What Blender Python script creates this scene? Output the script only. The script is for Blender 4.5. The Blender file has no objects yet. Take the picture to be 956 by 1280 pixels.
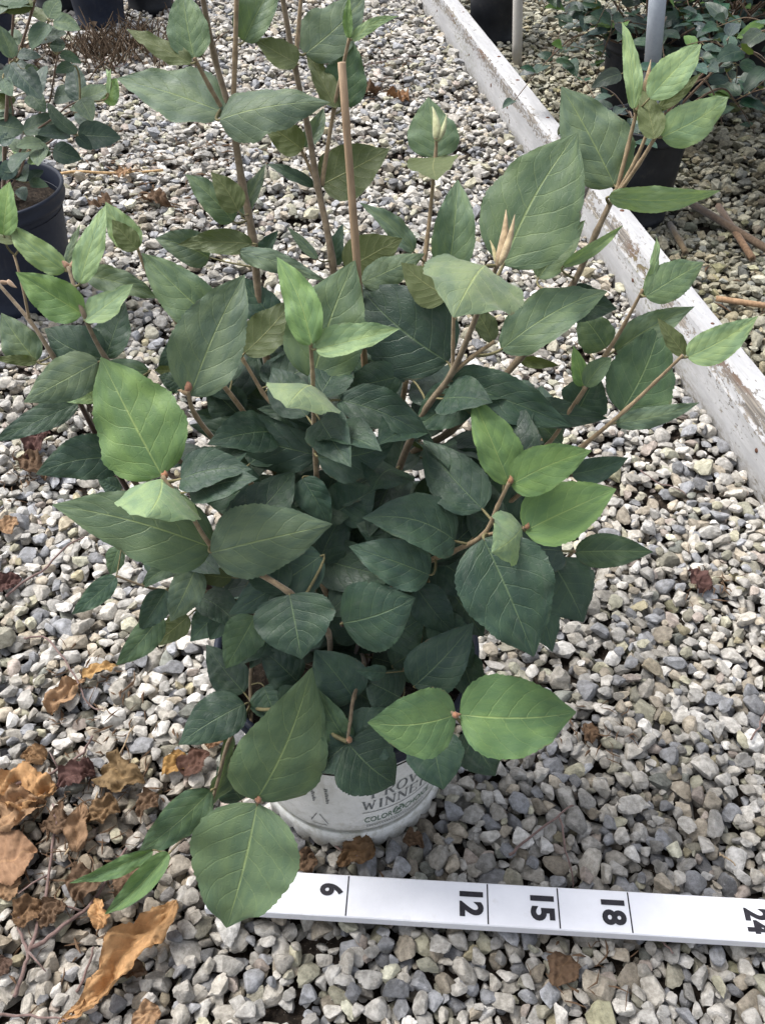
import bpy, math, random
import numpy as np
from mathutils import Vector, Matrix

R = math.radians
rng = np.random.default_rng(7)
random.seed(7)
scene = bpy.context.scene
COL = scene.collection

# ------------------------------------------------------------------ camera
H, PITCH, F, CX, CY = 0.99, R(44.0), 1100.0, 478.0, 640.0
CP, SP = math.cos(PITCH), math.sin(PITCH)
cam_d = bpy.data.cameras.new('camera')
cam_d.sensor_fit = 'VERTICAL'; cam_d.sensor_height = 24.0
cam_d.lens = 24.0 * F / 1280.0
cam_d.clip_start = 0.01; cam_d.clip_end = 500.0
cam = bpy.data.objects.new('camera', cam_d); COL.objects.link(cam)
cam.location = (0, 0, H); cam.rotation_euler = (R(90) - PITCH, 0, 0)
scene.camera = cam

# ------------------------------------------------------------------ sky, sun, exposure
SUN_DIR = Vector((-0.45, 0.25, 0.86)).normalized()      # towards the sun
world = bpy.data.worlds.new('World'); scene.world = world; world.use_nodes = True
wn, wl = world.node_tree.nodes, world.node_tree.links
wn.clear()
sky = wn.new('ShaderNodeTexSky'); sky.sky_type = 'NISHITA'; sky.sun_disc = False
sky.sun_elevation = math.asin(SUN_DIR.z); sky.sun_rotation = math.atan2(SUN_DIR.x, SUN_DIR.y)
sky.air_density = 1.0; sky.dust_density = 4.0; sky.ozone_density = 1.0
hs = wn.new('ShaderNodeHueSaturation'); hs.inputs['Saturation'].default_value = 0.38
bg = wn.new('ShaderNodeBackground'); bg.inputs['Strength'].default_value = 0.14
wo = wn.new('ShaderNodeOutputWorld')
wl.new(sky.outputs[0], hs.inputs['Color']); wl.new(hs.outputs[0], bg.inputs['Color']); wl.new(bg.outputs[0], wo.inputs['Surface'])
sun_d = bpy.data.lights.new('sun', 'SUN'); sun_d.energy = 1.8; sun_d.angle = R(22); sun_d.color = (1.0, 0.98, 0.95)
sun = bpy.data.objects.new('sun', sun_d); COL.objects.link(sun)
sun.location = (-3, 2, 6); sun.rotation_euler = SUN_DIR.to_track_quat('Z', 'Y').to_euler()
vs = scene.view_settings
vs.view_transform = 'Standard'; vs.look = 'None'; vs.exposure = 0.88; vs.gamma = 1.0; vs.use_curve_mapping = False

# ------------------------------------------------------------------ geometry helpers
def ray(px, py):
    a, v = (px - CX) / F, (py - CY) / F
    return Vector((a, CP - v * SP, -(SP + v * CP)))
def PY(px, py, Y):            # point of the place at distance Y in front
    d = ray(px, py); return Vector((0, 0, H)) + d * (Y / d.y)
def PD(px, py, depth):
    return Vector((0, 0, H)) + ray(px, py) * depth
def PZ(px, py, z=0.0):        # point of the place at height z
    d = ray(px, py); return Vector((0, 0, H)) + d * ((z - H) / d.z)
def depth_of(p): return p.y * CP + (H - p.z) * SP
VIEW = Vector((0, -CP, SP))

def tag(o, label=None, cat=None, group=None, kind=None):
    if label: o['label'] = label
    if cat: o['category'] = cat
    if group: o['group'] = group
    if kind: o['kind'] = kind
    return o
def empty(name, loc):
    o = bpy.data.objects.new(name, None); o.empty_display_size = 0.05
    COL.objects.link(o); o.location = loc; return o
def link(name, me, parent=None, matrix=None):
    o = bpy.data.objects.new(name, me); COL.objects.link(o)
    m = matrix if matrix is not None else Matrix.Identity(4)
    if parent is not None:
        o.parent = parent
        o.matrix_basis = world_of(parent).inverted() @ m
    else:
        o.matrix_basis = m
    return o
def world_of(o):
    m = o.matrix_basis.copy()
    while o.parent is not None:
        o = o.parent; m = o.matrix_basis @ m
    return m
def make_mesh(name, verts, faces, mats=(), smooth=True, uv=None, mat_idx=None):
    me = bpy.data.meshes.new(name)
    me.from_pydata([tuple(map(float, v)) for v in verts], [], [tuple(int(i) for i in f) for f in faces])
    for m in mats: me.materials.append(m)
    if smooth: me.polygons.foreach_set('use_smooth', [True] * len(me.polygons))
    if mat_idx is not None: me.polygons.foreach_set('material_index', [int(i) for i in mat_idx])
    if uv is not None:
        l = me.uv_layers.new(name='UVMap')
        vi = np.empty(len(me.loops), dtype=np.int32); me.loops.foreach_get('vertex_index', vi)
        l.data.foreach_set('uv', np.asarray(uv, dtype=np.float32)[vi].ravel())
    me.update(); return me

class MB:
    def __init__(s): s.v = []; s.f = []; s.m = []
    def add(s, verts, faces, mi=0):
        b = len(s.v); s.v += [tuple(v) for v in verts]; s.f += [tuple(i + b for i in f) for f in faces]; s.m += [mi] * len(faces)
    def tube(s, pts, radii, n=7, mi=0, cap=True):
        pts = [Vector(p) for p in pts]; k = len(pts)
        if not hasattr(radii, '__len__'): radii = [radii] * k
        ref = Vector((0.3, 0.2, 0.93)); V = []; Fc = []
        for i, p in enumerate(pts):
            t = (pts[min(i + 1, k - 1)] - pts[max(i - 1, 0)])
            t = t.normalized() if t.length > 1e-9 else Vector((0, 0, 1))
            a = ref - t * ref.dot(t)
            if a.length < 0.05: a = Vector((1, 0, 0)) - t * t.x
            a.normalize(); b = t.cross(a); ref = a
            for j in range(n):
                q = 2 * math.pi * j / n
                V.append(p + (a * math.cos(q) + b * math.sin(q)) * radii[i])
        for i in range(k - 1):
            for j in range(n):
                j2 = (j + 1) % n
                Fc.append((i * n + j, i * n + j2, (i + 1) * n + j2, (i + 1) * n + j))
        if cap:
            Fc.append(tuple(range(n))[::-1]); Fc.append(tuple((k - 1) * n + j for j in range(n)))
        s.add(V, Fc, mi)
    def lathe(s, prof, n=48, mi=0, fn=None):
        V = []; Fc = []
        for i, (r, z) in enumerate(prof):
            for j in range(n):
                q = 2 * math.pi * j / n
                rr, zz = (r, z) if fn is None else fn(i, q, r, z)
                V.append((rr * math.sin(q), -rr * math.cos(q), zz))
        for i in range(len(prof) - 1):
            for j in range(n):
                j2 = (j + 1) % n
                Fc.append((i * n + j, i * n + j2, (i + 1) * n + j2, (i + 1) * n + j))
        s.add(V, Fc, mi)
    def box(s, lo, hi, mi=0):
        x0, y0, z0 = lo; x1, y1, z1 = hi
        s.add([(x0,y0,z0),(x1,y0,z0),(x1,y1,z0),(x0,y1,z0),(x0,y0,z1),(x1,y0,z1),(x1,y1,z1),(x0,y1,z1)],
              [(0,3,2,1),(4,5,6,7),(0,1,5,4),(1,2,6,5),(2,3,7,6),(3,0,4,7)], mi)
    def build(s, name, mats, parent=None, matrix=None, smooth=True):
        if not isinstance(mats, (list, tuple)): mats = [mats]
        me = make_mesh(name, s.v, s.f, mats, smooth, mat_idx=s.m)
        return link(name, me, parent, matrix)

def smooth_path(pts, per=5):
    pts = [Vector(p) for p in pts]
    if len(pts) < 3:
        return [pts[0].lerp(pts[1], i / per) for i in range(per + 1)]
    out = []
    for i in range(len(pts) - 1):
        p0 = pts[max(i - 1, 0)]; p1 = pts[i]; p2 = pts[i + 1]; p3 = pts[min(i + 2, len(pts) - 1)]
        for k in range(per):
            t = k / per
            out.append(0.5 * ((2 * p1) + (p2 - p0) * t + (2 * p0 - 5 * p1 + 4 * p2 - p3) * t * t + (3 * p1 - p0 - 3 * p2 + p3) * t ** 3))
    out.append(pts[-1]); return out

# ------------------------------------------------------------------ materials
class NT:
    def __init__(s, name):
        s.mat = bpy.data.materials.new(name); s.mat.use_nodes = True
        s.n, s.l = s.mat.node_tree.nodes, s.mat.node_tree.links
        s.n.clear(); s.out = s.n.new('ShaderNodeOutputMaterial')
    def put(s, sock, v):
        if isinstance(v, bpy.types.NodeSocket): s.l.new(v, sock)
        elif v is not None:
            if sock.type == 'RGBA' and len(v) == 3: v = (*v, 1)
            sock.default_value = v
    def node(s, t, **kw):
        nd = s.n.new('ShaderNode' + t)
        for k, v in kw.items(): setattr(nd, k, v)
        return nd
    def math(s, op, a, b=None, c=None, clamp=False):
        nd = s.node('Math', operation=op, use_clamp=clamp)
        for i, v in enumerate((a, b, c)):
            if v is not None: s.put(nd.inputs[i], v)
        return nd.outputs[0]
    def mix(s, fac, a, b, blend='MIX'):
        nd = s.node('Mix', data_type='RGBA', blend_type=blend)
        s.put(nd.inputs['Factor'], fac); s.put(nd.inputs[6], a); s.put(nd.inputs[7], b)
        return nd.outputs[2]
    def ramp(s, v, lo, hi):
        nd = s.node('MapRange', interpolation_type='SMOOTHSTEP'); s.put(nd.inputs[0], v)
        nd.inputs[1].default_value = lo; nd.inputs[2].default_value = hi
        return nd.outputs[0]
    def noise(s, vec, scale, detail=4, rough=0.6, dist=0.0):
        nd = s.node('TexNoise'); s.put(nd.inputs['Vector'], vec)
        nd.inputs['Scale'].default_value = scale; nd.inputs['Detail'].default_value = detail
        nd.inputs['Roughness'].default_value = rough; nd.inputs['Distortion'].default_value = dist
        return nd.outputs[0]
    def vor(s, vec, scale, feature='F1', out='Distance', rnd=1.0):
        nd = s.node('TexVoronoi', feature=feature); s.put(nd.inputs['Vector'], vec)
        nd.inputs['Scale'].default_value = scale; nd.inputs['Randomness'].default_value = rnd
        return nd.outputs[out]
    def coord(s, which='Object'):
        return s.node('TexCoord').outputs[which]
    def vmap(s, vec, scale=(1, 1, 1), rot=(0, 0, 0)):
        nd = s.node('Mapping'); s.put(nd.inputs['Vector'], vec)
        nd.inputs['Scale'].default_value = scale; nd.inputs['Rotation'].default_value = rot
        return nd.outputs[0]
    def bump(s, h, strength=0.3, dist=0.001, normal=None):
        nd = s.node('Bump'); s.put(nd.inputs['Height'], h)
        nd.inputs['Strength'].default_value = strength; nd.inputs['Distance'].default_value = dist
        if normal is not None: s.put(nd.inputs['Normal'], normal)
        return nd.outputs[0]
    def bsdf(s, color, rough=0.6, normal=None, spec=0.5, sheen=None, link_out=True):
        b = s.node('BsdfPrincipled'); s.put(b.inputs['Base Color'], color); s.put(b.inputs['Roughness'], rough)
        s.put(b.inputs['Specular IOR Level'], spec)
        if normal is not None: s.put(b.inputs['Normal'], normal)
        if sheen is not None:
            s.put(b.inputs['Sheen Weight'], sheen); b.inputs['Sheen Roughness'].default_value = 0.5
        if link_out: s.l.new(b.outputs[0], s.out.inputs['Surface'])
        return b.outputs[0]

def leaf_material(name, nveins=6.5, gloss=0.0, quilt=1.0, fuzz=1.0):
    t = NT(name)
    uv = t.node('UVMap').outputs[0]
    sep = t.node('SeparateXYZ'); t.l.new(uv, sep.inputs[0])
    u = sep.outputs[0]
    v = t.math('MULTIPLY_ADD', sep.outputs[1], 2.0, -1.0)
    av = t.math('ABSOLUTE', v)
    oi = t.node('ObjectInfo')
    rnd = oi.outputs['Random']
    vec = t.node('Combine' + 'XYZ'); t.l.new(u, vec.inputs[0]); t.l.new(v, vec.inputs[1]); t.l.new(t.math('MULTIPLY', rnd, 37.0), vec.inputs[2])
    vec = vec.outputs[0]
    wob = t.math('MULTIPLY', t.math('SUBTRACT', t.noise(vec, 3.0, 2), 0.5), 0.05)
    side = t.math('MULTIPLY', t.math('GREATER_THAN', v, 0.0), 0.045)
    # lateral veins arc towards the tip
    sv = t.math('SUBTRACT', u, t.math('MULTIPLY', av, 0.20))
    sv = t.math('SUBTRACT', sv, t.math('MULTIPLY', t.math('MULTIPLY', av, av), 0.10))
    sv = t.math('ADD', t.math('ADD', sv, wob), side)
    fr = t.math('FRACT', t.math('MULTIPLY', sv, nveins))
    dl = t.math('ABSOLUTE', t.math('SUBTRACT', fr, 0.5))
    fade = t.math('SUBTRACT', 1.0, t.math('MULTIPLY', av, 0.65))
    lat = t.math('MULTIPLY', t.math('SUBTRACT', 1.0, t.ramp(dl, 0.010, 0.055)), fade)
    mid = t.math('SUBTRACT', 1.0, t.ramp(av, 0.008, 0.032))
    net = t.vor(t.vmap(vec, (1.0, 0.55, 1.0)), 16.0, 'DISTANCE_TO_EDGE')
    netl = t.math('SUBTRACT', 1.0, t.ramp(net, 0.0, 0.06))
    big = t.noise(vec, 2.2, 3); fine = t.noise(vec, 26.0, 3)
    age = oi.outputs['Alpha']                                   # 1 = old, dark, smooth leaf
    c = oi.outputs['Color']
    c = t.mix(t.ramp(big, 0.3, 0.75), t.mix(1.0, c, (0.72, 0.78, 0.82), 'MULTIPLY'), t.mix(1.0, c, (1.24, 1.17, 1.0), 'MULTIPLY'))
    c = t.mix(t.math('MULTIPLY', t.ramp(fine, 0.45, 0.75), 0.18), c, t.mix(1.0, c, (1.4, 1.35, 1.3), 'MULTIPLY'))
    vcol = t.mix(0.55, t.mix(1.0, c, (1.9, 1.75, 1.35), 'MULTIPLY'), t.mix(age, (0.34, 0.40, 0.16), (0.16, 0.22, 0.12)))
    vm = t.math('MAXIMUM', t.math('MULTIPLY', mid, 0.85), t.math('MULTIPLY', lat, t.math('MULTIPLY_ADD', age, 0.06, 0.34)))
    vm = t.math('MAXIMUM', vm, t.math('MULTIPLY', netl, 0.06))
    top = t.mix(vm, c, vcol)
    und = t.mix(0.6, t.mix(1.0, oi.outputs['Color'], (0.9, 0.85, 0.6), 'MULTIPLY'), (0.105, 0.125, 0.045))
    und = t.mix(t.math('MULTIPLY', vm, 0.8), und, (0.26, 0.27, 0.11))
    geo = t.node('NewGeometry')
    col = t.mix(geo.outputs['Backfacing'], top, und)
    dust_sheen = t.math('MULTIPLY', t.math('MULTIPLY', t.ramp(t.noise(vec, 3.4, 5, 0.7), 0.50, 0.72), age), 0.22)  # dusty pale patches that paint a patchy sheen into older leaves
    col = t.mix(dust_sheen, col, (0.17, 0.19, 0.155))
    # small brown flecks on some leaves
    edge = t.math('MULTIPLY', t.math('MULTIPLY', t.ramp(av, 0.90, 1.0), t.ramp(t.noise(vec, 5.0, 3), 0.60, 0.68)), 0.6)
    col = t.mix(edge, col, (0.13, 0.095, 0.045))
    spot = t.math('MULTIPLY', t.math('LESS_THAN', t.vor(vec, 5.0), 0.035), 0.55)
    col = t.mix(spot, col, (0.10, 0.075, 0.035))
    hgt = t.math('ADD', t.math('MULTIPLY', t.math('POWER', t.math('MULTIPLY', dl, 2.0), 0.6), 0.30 * quilt), t.math('MULTIPLY', lat, -0.5 * quilt))
    hgt = t.math('ADD', hgt, t.math('MULTIPLY', netl, -0.22 * quilt))
    hgt = t.math('ADD', hgt, t.math('MULTIPLY', mid, -0.6))
    hgt = t.math('ADD', hgt, t.math('MULTIPLY', fine, 0.25))
    nrm = t.bump(hgt, 0.5, 0.0013)
    ro = t.math('MULTIPLY_ADD', age, -0.16 - gloss, 0.66)
    ro = t.math('ADD', ro, t.math('MULTIPLY', t.math('SUBTRACT', fine, 0.5), 0.2))
    ro = t.math('ADD', ro, t.math('MULTIPLY', t.math('SUBTRACT', t.noise(vec, 2.8, 4), 0.52), 0.55))
    sh = t.math('MULTIPLY', t.math('SUBTRACT', 1.0, age), 0.22 * fuzz)
    b = t.bsdf(col, ro, nrm, 0.42, sh, link_out=False)
    tr = t.node('BsdfTranslucent'); t.put(tr.inputs['Color'], t.mix(1.0, col, (1.25, 1.35, 0.55), 'MULTIPLY'))
    ms = t.node('MixShader'); t.put(ms.inputs[0], t.math('MULTIPLY_ADD', age, -0.12, 0.24))
    t.l.new(b, ms.inputs[1]); t.l.new(tr.outputs[0], ms.inputs[2]); t.l.new(ms.outputs[0], t.out.inputs['Surface'])
    return t.mat

def stem_material():
    t = NT('woody_stem'); oi = t.node('ObjectInfo'); co = t.coord('Object')
    n = t.noise(co, 160.0, 4); n2 = t.noise(t.vmap(co, (1, 1, 0.25)), 420.0, 3)
    c = t.mix(1.0, oi.outputs['Color'], t.mix(t.ramp(n, 0.3, 0.7), (0.72, 0.68, 0.64), (1.2, 1.18, 1.15)), 'MULTIPLY')
    t.bsdf(c, 0.8, t.bump(n2, 0.5, 0.0006), 0.25, 0.25)
    return t.mat

def stone_material(name, use_attr):
    t = NT(name)
    if use_attr:
        c = t.node('Attribute', attribute_name='col').outputs['Color']; co = t.coord('Object')
    else:
        c = t.node('ObjectInfo').outputs['Color']; co = t.node('NewGeometry').outputs['Position']
    n1 = t.noise(co, 120.0, 5, 0.65); n2 = t.noise(co, 600.0, 3, 0.6); n3 = t.noise(co, 1600.0, 2)
    v = t.mix(t.ramp(n1, 0.3, 0.7), (0.60, 0.59, 0.56), (1.22, 1.21, 1.19))
    c = t.mix(1.0, c, v, 'MULTIPLY')
    c = t.mix(t.math('MULTIPLY', t.ramp(n2, 0.56, 0.72), 0.32), c, t.mix(1.0, c, (0.42, 0.42, 0.42), 'MULTIPLY'))
    c = t.mix(t.math('MULTIPLY', t.ramp(n3, 0.58, 0.7), 0.25), c, (0.62, 0.61, 0.58))
    h = t.math('ADD', t.math('MULTIPLY', n1, 0.9), t.math('ADD', t.math('MULTIPLY', n2, 0.35), t.math('MULTIPLY', n3, 0.12)))
    t.bsdf(c, t.math('MULTIPLY_ADD', n2, 0.3, 0.6), t.bump(h, 0.9, 0.0028), 0.3)
    return t.mat

def ground_material():
    t = NT('gravel_ground'); co = t.coord('Object')
    wv = t.node('TexVoronoi', feature='F1'); t.put(wv.inputs['Vector'], co); wv.inputs['Scale'].default_value = 46.0
    d = wv.outputs['Distance']
    sep = t.node('SeparateColor'); t.l.new(wv.outputs['Color'], sep.inputs[0])
    c = t.mix(sep.outputs[0], (0.16, 0.155, 0.15), (0.46, 0.44, 0.39))
    c = t.mix(t.ramp(d, 0.25, 0.5), c, (0.03, 0.025, 0.02))
    t.bsdf(c, 0.85, t.bump(t.math('MULTIPLY', d, -1.0), 1.0, 0.012), 0.2)
    return t.mat
def soil_material():
    t = NT('dark_soil'); co = t.coord('Object')
    n = t.noise(co, 90.0, 6, 0.7); n2 = t.noise(co, 300.0, 3)
    c = t.mix(t.ramp(n, 0.35, 0.7), (0.017, 0.0135, 0.011), (0.065, 0.05, 0.038))
    c = t.mix(t.math('MULTIPLY', t.ramp(n2, 0.66, 0.7), 0.7), c, (0.35, 0.31, 0.26))
    t.bsdf(c, 0.95, t.bump(n, 1.0, 0.012), 0.15)
    return t.mat
def plastic_material(name, c1, c2, rough=0.45, dirt=0.3, dirtcol=(0.16, 0.13, 0.09)):
    t = NT(name); co = t.coord('Object')
    n = t.noise(co, 14.0, 6, 0.7); n2 = t.noise(co, 90.0, 4, 0.7); n3 = t.noise(t.vmap(co, (1, 1, 0.15)), 60.0, 3)
    c = t.mix(t.ramp(n, 0.3, 0.7), c1, c2)
    dm = t.math('MULTIPLY', t.math('MAXIMUM', t.math('MULTIPLY', t.ramp(n, 0.5, 0.8), t.ramp(n2, 0.42, 0.66)), t.math('MULTIPLY', t.ramp(n3, 0.62, 0.8), 0.5)), dirt)
    c = t.mix(dm, c, dirtcol)
    t.bsdf(c, t.math('MULTIPLY_ADD', n2, 0.3, rough - 0.1), t.bump(n2, 0.15, 0.0008), 0.3)
    return t.mat
def simple_material(name, color, rough=0.6, var=0.25, scale=40.0, bump=0.3, bd=0.001, spec=0.3, stretch=(1, 1, 1)):
    t = NT(name); co = t.vmap(t.coord('Object'), stretch)
    n = t.noise(co, scale, 5, 0.65)
    lo = tuple(x * (1 - var) for x in color); hi = tuple(min(1, x * (1 + var)) for x in color)
    t.bsdf(t.mix(t.ramp(n, 0.3, 0.7), lo, hi), rough, t.bump(n, bump, bd), spec)
    return t.mat
def object_color_material(name, rough=0.8, scale=70.0, trans=0.12, veins=False):
    t = NT(name); oi = t.node('ObjectInfo'); co = t.coord('Object')
    n = t.noise(co, scale, 5, 0.7); n2 = t.noise(co, scale * 5, 3)
    c = t.mix(1.0, oi.outputs['Color'], t.mix(t.ramp(n, 0.25, 0.75), (0.66, 0.62, 0.58), (1.2, 1.17, 1.12)), 'MULTIPLY')
    if veins:
        sp = t.node('SeparateXYZ'); t.l.new(t.node('UVMap').outputs[0], sp.inputs[0])
        av = t.math('ABSOLUTE', t.math('MULTIPLY_ADD', sp.outputs[1], 2.0, -1.0))
        mid = t.math('SUBTRACT', 1.0, t.ramp(av, 0.02, 0.06))
        fr = t.math('ABSOLUTE', t.math('SUBTRACT', t.math('FRACT', t.math('MULTIPLY', t.math('SUBTRACT', sp.outputs[0], t.math('MULTIPLY', av, 0.25)), 6.0)), 0.5))
        vn = t.math('MAXIMUM', mid, t.math('MULTIPLY', t.math('SUBTRACT', 1.0, t.ramp(fr, 0.01, 0.05)), 0.5))
        c = t.mix(t.math('MULTIPLY', vn, 0.6), c, t.mix(1.0, c, (1.5, 1.5, 1.4), 'MULTIPLY'))
        c = t.mix(t.math('MULTIPLY', t.ramp(av, 0.8, 1.0), 0.5), c, t.mix(1.0, c, (0.55, 0.5, 0.45), 'MULTIPLY'))
    b = t.bsdf(c, rough, t.bump(n2, 0.6, 0.001), 0.2, link_out=False)
    tr = t.node('BsdfTranslucent'); t.put(tr.inputs['Color'], c)
    ms = t.node('MixShader'); ms.inputs[0].default_value = trans
    t.l.new(b, ms.inputs[1]); t.l.new(tr.outputs[0], ms.inputs[2]); t.l.new(ms.outputs[0], t.out.inputs['Surface'])
    return t.mat
def board_material():
    t = NT('weathered_white_paint'); co = t.coord('Object')          # local x runs along the board
    st = t.vmap(co, (0.22, 1, 1)); g = t.vmap(co, (0.03, 1, 1)); sh = t.vmap(co, (0.45, 1, 1))
    n = t.noise(st, 22.0, 6, 0.7); n2 = t.noise(sh, 130.0, 6, 0.75); n3 = t.noise(sh, 420.0, 3); gr = t.noise(g, 260.0, 5, 0.65); sp = t.noise(co, 330.0, 3)
    paint = t.mix(t.ramp(n, 0.3, 0.75), (0.36, 0.36, 0.37), (0.55, 0.55, 0.555))
    paint = t.mix(t.math('MULTIPLY', t.ramp(gr, 0.50, 0.62), 0.45), paint, (0.36, 0.35, 0.335))
    paint = t.mix(t.math('MULTIPLY', t.ramp(n2, 0.5, 0.7), 0.25), paint, (0.34, 0.33, 0.31))
    wood = t.mix(t.ramp(gr, 0.35, 0.65), (0.075, 0.062, 0.05), (0.30, 0.265, 0.22))
    sep = t.node('SeparateXYZ'); t.l.new(co, sep.inputs[0])
    # flaked paint, worst just under the top edge of the face
    band = t.math('MULTIPLY', t.ramp(sep.outputs[2], 0.058, 0.088), t.math('SUBTRACT', 1.0, t.ramp(sep.outputs[2], 0.1055, 0.1105)))
    thr = t.math('ADD', t.math('MULTIPLY', n, 0.45), t.math('MULTIPLY', n2, 0.55))
    thr = t.math('ADD', thr, t.math('MULTIPLY', band, 0.085))
    flake = t.ramp(thr, 0.556, 0.584)
    speck = t.math('MULTIPLY', t.ramp(sp, 0.70, 0.73), 0.55)
    c = t.mix(t.math('MULTIPLY', flake, 0.88), paint, wood)
    c = t.mix(speck, c, (0.12, 0.09, 0.065))
    c = t.mix(t.math('MULTIPLY', t.math('MULTIPLY', flake, band), t.math('MULTIPLY', t.ramp(t.noise(st, 15.0, 2), 0.5, 0.6), 0.7)), c, (0.15, 0.085, 0.055))
    moss = t.math('MULTIPLY', t.ramp(t.noise(st, 6.0, 4), 0.58, 0.68), t.math('MULTIPLY', t.ramp(n2, 0.48, 0.58), 0.55))
    c = t.mix(moss, c, (0.15, 0.15, 0.065))
    foot = t.math('MULTIPLY', t.math('SUBTRACT', 1.0, t.ramp(sep.outputs[2], 0.0, 0.03)), t.math('MULTIPLY', t.ramp(n2, 0.35, 0.6), 0.55))
    c = t.mix(foot, c, (0.16, 0.14, 0.10))
    h = t.math('ADD', t.math('MULTIPLY', flake, -0.8), t.math('ADD', t.math('MULTIPLY', gr, 0.8), t.math('MULTIPLY', n3, 0.2)))
    t.bsdf(c, 0.72, t.bump(h, 0.7, 0.0012), 0.3)
    return t.mat
def pot_paint():
    t = NT('white_pot_plastic'); co = t.coord('Object')
    n = t.noise(co, 12.0, 6, 0.7); n2 = t.noise(co, 85.0, 5, 0.75); sp = t.noise(co, 420.0, 3); dr = t.noise(t.vmap(co, (1, 1, 0.12)), 70.0, 4)
    sep = t.node('SeparateXYZ'); t.l.new(co, sep.inputs[0]); z = sep.outputs[2]
    c = t.mix(t.ramp(n, 0.3, 0.7), (0.58, 0.585, 0.56), (0.74, 0.74, 0.725))
    c = t.mix(t.math('MULTIPLY', t.ramp(n2, 0.48, 0.72), 0.35), c, (0.34, 0.32, 0.25))
    c = t.mix(t.math('MULTIPLY', t.ramp(dr, 0.56, 0.72), 0.3), c, (0.40, 0.38, 0.31))
    c = t.mix(t.math('MULTIPLY', t.ramp(sp, 0.68, 0.71), 0.7), c, (0.10, 0.085, 0.06))
    # green-brown tide line in the groove above the foot
    tide = t.math('MULTIPLY', t.ramp(z, 0.026, 0.030), t.math('SUBTRACT', 1.0, t.ramp(z, 0.034, 0.042)))
    c = t.mix(t.math('MULTIPLY', tide, t.math('MULTIPLY_ADD', n2, 0.8, 0.25)), c, (0.075, 0.075, 0.045))
    halo = t.math('MULTIPLY', t.math('SUBTRACT', 1.0, t.ramp(z, 0.03, 0.075)), t.ramp(n2, 0.4, 0.65))
    c = t.mix(t.math('MULTIPLY', halo, 0.35), c, (0.26, 0.25, 0.18))
    t.bsdf(c, t.math('MULTIPLY_ADD', n2, 0.3, 0.38), t.bump(n2, 0.2, 0.0008), 0.4)
    return t.mat

M = {
    'leaf': leaf_material('viburnum_leaf'),
    'glossy': leaf_material('glossy_leaf', 5.0, 0.14, 0.5, 0.0),
    'stem': stem_material(),
    'stone': stone_material('gravel_stone', True),
    'stone1': stone_material('single_stone', False),
    'ground': ground_material(),
    'soil': soil_material(),
    'navy': plastic_material('navy_plastic', (0.008, 0.012, 0.025), (0.014, 0.021, 0.040), 0.5, 0.2),
    'black': plastic_material('black_plastic', (0.008, 0.009, 0.012), (0.016, 0.018, 0.023), 0.45, 0.18),
    'white_pot': pot_paint(),
    'ruler': plastic_material('white_painted_ruler', (0.78, 0.78, 0.82), (0.86, 0.86, 0.90), 0.4, 0.45, (0.4, 0.36, 0.3)),
    'ink': simple_material('black_ink', (0.02, 0.018, 0.024), 0.55, 0.4, 300.0, 0.1),
    'print': simple_material('faded_grey_print', (0.14, 0.15, 0.15), 0.6, 0.5, 500.0, 0.05),
    'print_green': simple_material('faded_green_print', (0.10, 0.16, 0.11), 0.6, 0.4, 500.0, 0.05),
    'cane': simple_material('bamboo_cane', (0.37, 0.255, 0.16), 0.65, 0.4, 70.0, 0.3, 0.0008, 0.35, (1, 1, 0.1)),
    'pvc': plastic_material('white_pvc', (0.50, 0.51, 0.53), (0.60, 0.61, 0.63), 0.35, 0.35, (0.30, 0.24, 0.17)),
    'pvc_grey': plastic_material('grey_pvc', (0.26, 0.29, 0.33), (0.36, 0.39, 0.43), 0.25, 0.1),
    'beige': plastic_material('beige_post', (0.46, 0.43, 0.38), (0.56, 0.54, 0.50), 0.5, 0.4),
    'dry': object_color_material('dry_leaf', 0.75, 45.0, 0.15, True),
    'litter': object_color_material('plant_litter', 0.9, 120.0, 0.0),
    'board': board_material(),
    'rust': simple_material('rusty_iron', (0.12, 0.055, 0.035), 0.8, 0.5, 300.0, 0.5),
    'petiole': simple_material('leaf_stalk', (0.17, 0.15, 0.075), 0.75, 0.3, 90.0, 0.3),
    'endgrain': simple_material('grey_wood', (0.25, 0.22, 0.18), 0.8, 0.35, 60.0, 0.5),
}

# ------------------------------------------------------------------ the ground: sheet, gravel, single stones
POT = Vector((-0.038, 0.573, 0.011))
POT_RT, POT_RB, POT_H = 0.137, 0.109, 0.235
ZB = -0.022                                     # bed under the gravel
S = 60.0
gm = make_mesh('gravel_bed', [(-S, -S, ZB), (S, -S, ZB), (S, S, ZB), (-S, S, ZB)], [(0, 1, 2, 3)], [M['ground']], False)
sub = make_mesh('soil_layer', [(x_, y_, ZB + .004) for x_, y_ in ((-.62, .14), (.62, .14), (2.27, 3.42), (2.27, 4.93), (-2.27, 4.93), (-2.27, 3.42))], [(0, 1, 2, 3, 4, 5)], [M['soil']], False)
link('soil_layer', sub)['kind'] = 'structure'
bed = link('gravel_bed', gm); tag(bed, 'grey gravel ground of the nursery yard', None, None, 'structure')

# the white timber kerb: line of its outer foot on the ground
B0, B1 = Vector((0.628, 1.067, 0)), Vector((0.16, 3.95, 0))
BD = (B1 - B0).normalized(); BN = Vector((BD.y, -BD.x, 0))     # BN points away from the plant
BH, BW = 0.112, 0.056
RUL_Z = 0.022; RUL_T = 0.014
ra, rb = PZ(434, 1119.5, RUL_Z + RUL_T), PZ(787, 1140.5, RUL_Z + RUL_T)
RX = (rb - ra).normalized(); RYv = Vector((-RX.y, RX.x, 0)); IN = (rb - ra).length / 12.0
R0 = ra - RX * (6 * IN)
RUL_W = 0.045

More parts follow.
